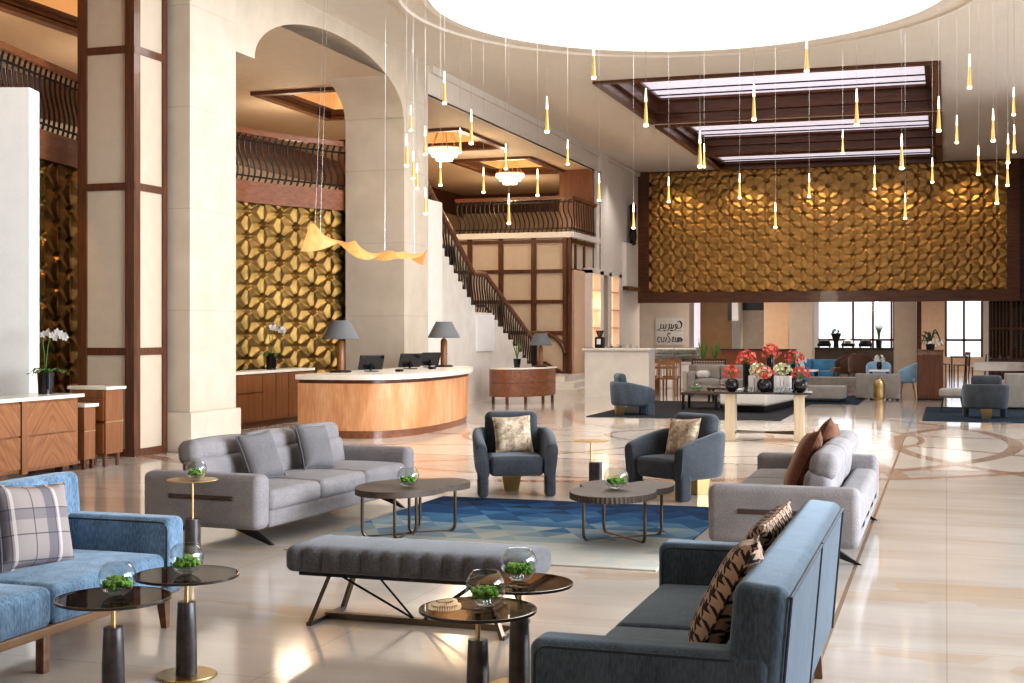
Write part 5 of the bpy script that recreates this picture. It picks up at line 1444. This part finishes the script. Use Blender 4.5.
# table with cloth at right + glassware
t = thing('clothed_table', 'round restaurant table under a white cloth beyond the slate armchair', 'table', (1.45, 40.5, 0))
b = MB(); rows = []
for r_, z in ((.0, .78), (.66, .78), (.69, .76), (.72, .55)): rows.append([Vector((r_*(1+.03*math.cos(9*2*PI*k/54)*(z < .7))*math.cos(2*PI*k/54), r_*(1+.03*math.cos(9*2*PI*k/54)*(z < .7))*math.sin(2*PI*k/54), z)) for k in range(54)])
b.grid(rows, cv=True); b.build('tablecloth', 'cream_paper', t)
b = MB(); b.lathe([(0, 0), (.3, 0), (.3, .03), (.05, .06), (.05, .76), (0, .76)], n=20); b.build('pedestal', 'dwood', t)
for i in range(3):
    o = MB().lathe([(0, 0), (.03, 0), (.006, .01), (.006, .08), (.035, .12), (.03, .19), (.027, .19), (.03, .12), (0, .09)], n=12).build('wine_glass', 'glass'); o.location = (1.2+.25*i, 40.2, .78); tag(o, 'stemmed glass on the white-clothed table, %s from the left' % ORD[i], 'glass', 'glasses on the clothed table')
# dark restaurant screens on the right
for i, (x0, x1) in enumerate(((1.35, 2.0), (2.05, 2.9))):
    t = thing('restaurant_partition', ['dark glazed restaurant partition of slim uprights, nearer the window', 'dark glazed restaurant partition of slim uprights at the right edge'][i], 'partition', (0, 46.5+.0*i, 0), 0, 'dark restaurant partitions')
    b = MB(); b.box(x0, x1, -.02, .02, .0, .75); b.build('base_panel', 'sheer', t, smooth=False)
    b = MB()
    for z in (.75, 1.75, 3.2): b.box(x0, x1, -.04, .04, z-.03, z+.03)
    for k in range(7): x = x0+(x1-x0)*k/6; b.box(x-.018, x+.018, -.04, .04, 0, 3.22)
    b.build('frame', 'dwood', t, smooth=False)
    b = MB(); b.box(x0, x1, .0, .008, .78, 3.2); b.build('pane', 'smoke', t, smooth=False)
wallseg(1.5, 4.5, 49.2, 'sheer')
low_table('dark sideboard with display behind the dark partition', (2.0, 47.6, 0), 1.3, .5, .9, 'food', 'dwood', 0, 'sideboard')
for i in range(4):
    o = MB().lathe([(0, 0), (.09, 0), (.15, .1), (.13, .2), (.05, .26), (0, .26)], n=14).build('food_bowl', ['food', 'leaf', 'redpetal', 'palepetal'][i]); o.location = (1.55+.3*i, 47.6, .902); tag(o, 'bowl of produce behind the dark partition, %s from the left' % ORD[i], 'bowl', 'bowls on the sideboard')
# hanging sign / screen in restaurant, menu panel
t = thing('hanging_banner', 'narrow dark and pale banner hanging at the restaurant entrance, left of the grey screen', 'banner', (-7.62, 49.9, 2.05))
b = MB(); b.box(-.16, 0, -.02, .02, 0, 1.1); b.build('dark_strip', 'iron', t, smooth=False)
b = MB(); b.box(0, .24, -.02, .02, 0, 1.1); b.build('print', 'signboard', t, smooth=False)
t = thing('grey_service_screen', 'tall grey glazed service screen with dark header behind the flower table', 'screen', (-6.95, 51, 0))
b = MB(); b.box(-.42, .42, -.04, .04, .35, 3.0); b.build('panel', 'greyscreen', t, smooth=False)
b = MB(); b.box(-.5, -.42, -.06, .06, 0, 3.2); b.box(.42, .5, -.06, .06, 0, 3.2); b.box(-.42, .42, -.06, .06, .28, .36); b.build('frame', 'beigewall', t, smooth=False)
b = MB(); b.box(-.42, .38, -.1, -.04, 2.45, 2.85); b.build('header', 'blackmetal', t, smooth=False)
t = thing('service_counter', 'dark red wood service counter behind the flower arrangement', 'counter', (-6.3, 47.6, 0))
b = MB(); b.box(-1.3, 1.25, -.3, .3, 0, .98); b.build('body', 'redwood', t, smooth=False)
b = MB(); b.box(-1.34, 1.29, -.34, .34, .98, 1.03); b.build('worktop', 'darktop', t, smooth=False)
for i, x in enumerate((-8.6, -8.15)):
    t = thing('potted_plant', ['leafy dark potted plant before the brown wall, left one', 'leafy dark potted plant before the brown wall, right one'][i], 'potted plant', (x+.1, 48.6, 0))
    b = MB(); b.lathe([(0, 0), (.17, 0), (.22, .5), (.19, .5), (0, .45)], n=16); b.build('pot', 'food', t)
    b = MB(); rr = random.Random(20+i)
    for k in range(14): a = rr.random()*2*PI; b.tube(catmull([(0, 0, .45), (.08*math.cos(a), .08*math.sin(a), .8), (.2*math.cos(a), .2*math.sin(a), rr.uniform(1.0, 1.4))], 4), .035, 5, r2=.008)
    b.build('leaves', 'leaf', t)

# ================================================================== LIGHTS
def area(loc, rot, sx, sy, e, c=(1,1,1), spread=PI):
    l = bpy.data.lights.new('area_lamp', 'AREA'); l.shape = 'RECTANGLE'; l.size = sx; l.size_y = sy; l.energy = e; l.color = c; l.spread = spread
    o = bpy.data.objects.new('area_lamp', l); COL.objects.link(o); o.location = loc; o.rotation_euler = rot; return o
def point(loc, e, c, r=.1):
    l = bpy.data.lights.new('point_lamp', 'POINT'); l.energy = e; l.color = c; l.shadow_soft_size = r
    o = bpy.data.objects.new('point_lamp', l); COL.objects.link(o); o.location = loc; return o
def spot(loc, tgt, e, c, ang=70, r=.05):
    l = bpy.data.lights.new('spot_lamp', 'SPOT'); l.energy = e; l.color = c; l.spot_size = R(ang); l.spot_blend = .7; l.shadow_soft_size = r
    o = bpy.data.objects.new('spot_lamp', l); COL.objects.link(o); o.location = loc
    o.rotation_euler = (Vector(tgt)-Vector(loc)).to_track_quat('-Z', 'Y').to_euler(); return o
WARM = (1.0, .72, .42)
point((-11.6, 31.0, 5.6), 60, WARM, .3); point((-12.0, 36.9, 5.55), 70, WARM, .3)
for y in (15.5, 25.5): point((-13.2, y, 5.4), 70, (1, .8, .58), .4)  # fill lamps added to lighten the dark mezzanine ceiling
for k in range(6):
    th = 3.2+10.5*k/5; p = arc_pt(th, -1.2); spot((p.x, p.y, 5.6), arc_pt(th, 0, 2.0), 9, (1.0, .78, .48), 60)  # warm spots without fixtures, added to wash the curved gold wall
for th in (4.4, 5.4): p = arc_pt(th, -.7); spot((p.x, p.y, 3.9), arc_pt(th, .1, 1.0), 40, (1.0, .55, .22), 70)
for x in (-8.6, -6.4, -4.0, -1.7, .6): spot((x, 43.0, H0-.1), (x, PY, 4.4), 80, (1.0, .70, .38), 80)
point((-9.6, 38.0, 2.4), 8, WARM, .2); point((-4, 40, 2.9), 30, (1, .85, .7), .3); point((-3.5, 48, 2.9), 40, (1, .85, .7), .3)
point((-8, 46.5, 2.9), 40, (1, .85, .7), .3)
area((-14, 32, 6.3), (0, 0, 0), 2, 8, 60, WARM)
point((-12.2, 33.8, 5.2), 70, (1, .8, .58), .4); point((-13, 40, 5.4), 60, (1, .8, .58), .4); point((-13.4, 20, 5.3), 60, (1, .8, .58), .4)  # further fill lamps added along the mezzanine
for x, y in ((-8.6, 30), (-8.6, 35), (-8.6, 40), (-4, 38), (.8, 34)): spot((x, y, H0-.05), (x-.4, y, 0), 170, (1, .94, .88), 110)  # downward spots added to brighten the far hall and its left wall
area((-5, 55, 3.2), (0, 0, 0), 6, 6, 160, (1, .93, .85)); area((-7.5, 47.5, 3.2), (0, 0, 0), 3, 2.5, 90, (1, .9, .8)); area((.5, 53, 3.2), (0, 0, 0), 3, 6, 80, (1, .93, .85))  # lamps added under the restaurant ceiling to lift its dark interior
# daylight from the tall windows along the right side of the hall
area((7.4, 9.3, 3.0), (0, R(90), 0), 4.6, 12, 1300, (.86, .93, 1.0), R(105))
area((7.4, 26, 3.2), (0, R(90), 0), 5, 14, 250, (.92, .96, 1.0))
b = MB(); b.box(7.5, 8, -4.2, 4.8, 0, H0); struct(b.build('wall_right', 'stone', smooth=False))  # unseen wall added to keep side light off surfaces facing the camera
spot((-6.5, 5.5, 6.8), (-11.6, 14.1, 2.6), 160, (1, .96, .9), 34, .15)  # spot added just to brighten the ivory screen wall
area((-7.5, -3.8, 4.2), (R(-82), 0, R(18)), 5, 4, 230, (1, .95, .88))  # fill lamp added behind the camera for surfaces facing it

w = bpy.data.worlds.new('bright_overcast'); SC.world = w; w.use_nodes = True
nt = w.node_tree; bg = nt.nodes['Background']
tc = nt.nodes.new('ShaderNodeTexCoord'); x, y, z = sep(nt, tc.outputs['Generated'])
f = mth(nt, 'ADD', mth(nt, 'MULTIPLY', z, .5), .5)
nt.links.new(ramp(nt, f, [(.0, (.75,.74,.72)), (.5, (.93,.95,1.0)), (1.0, (.85,.93,1.0))]), bg.inputs['Color'])
bg.inputs['Strength'].default_value = 1.3

# ================================================================== CAMERA
cd = bpy.data.cameras.new('camera'); cam = bpy.data.objects.new('camera', cd); COL.objects.link(cam)
cam.location = (0, 0, 1.7); cam.rotation_euler = (PI/2, 0, T_)
cd.sensor_width = 36; cd.lens = 1330/1024*36; cd.shift_y = -11.5/1024; cd.clip_end = 200
SC.camera = cam
SC.view_settings.view_transform = 'Standard'
try: SC.view_settings.look = 'Medium High Contrast'
except Exception: SC.view_settings.look = 'None'
SC.view_settings.exposure = 0.24
SC.cycles.use_denoising = True
SC.cycles.max_bounces = 8; SC.cycles.diffuse_bounces = 4; SC.cycles.glossy_bounces = 4; SC.cycles.transparent_max_bounces = 16
SC.cycles.sample_clamp_indirect = 8
SC.cycles.caustics_reflective = False; SC.cycles.caustics_refractive = False
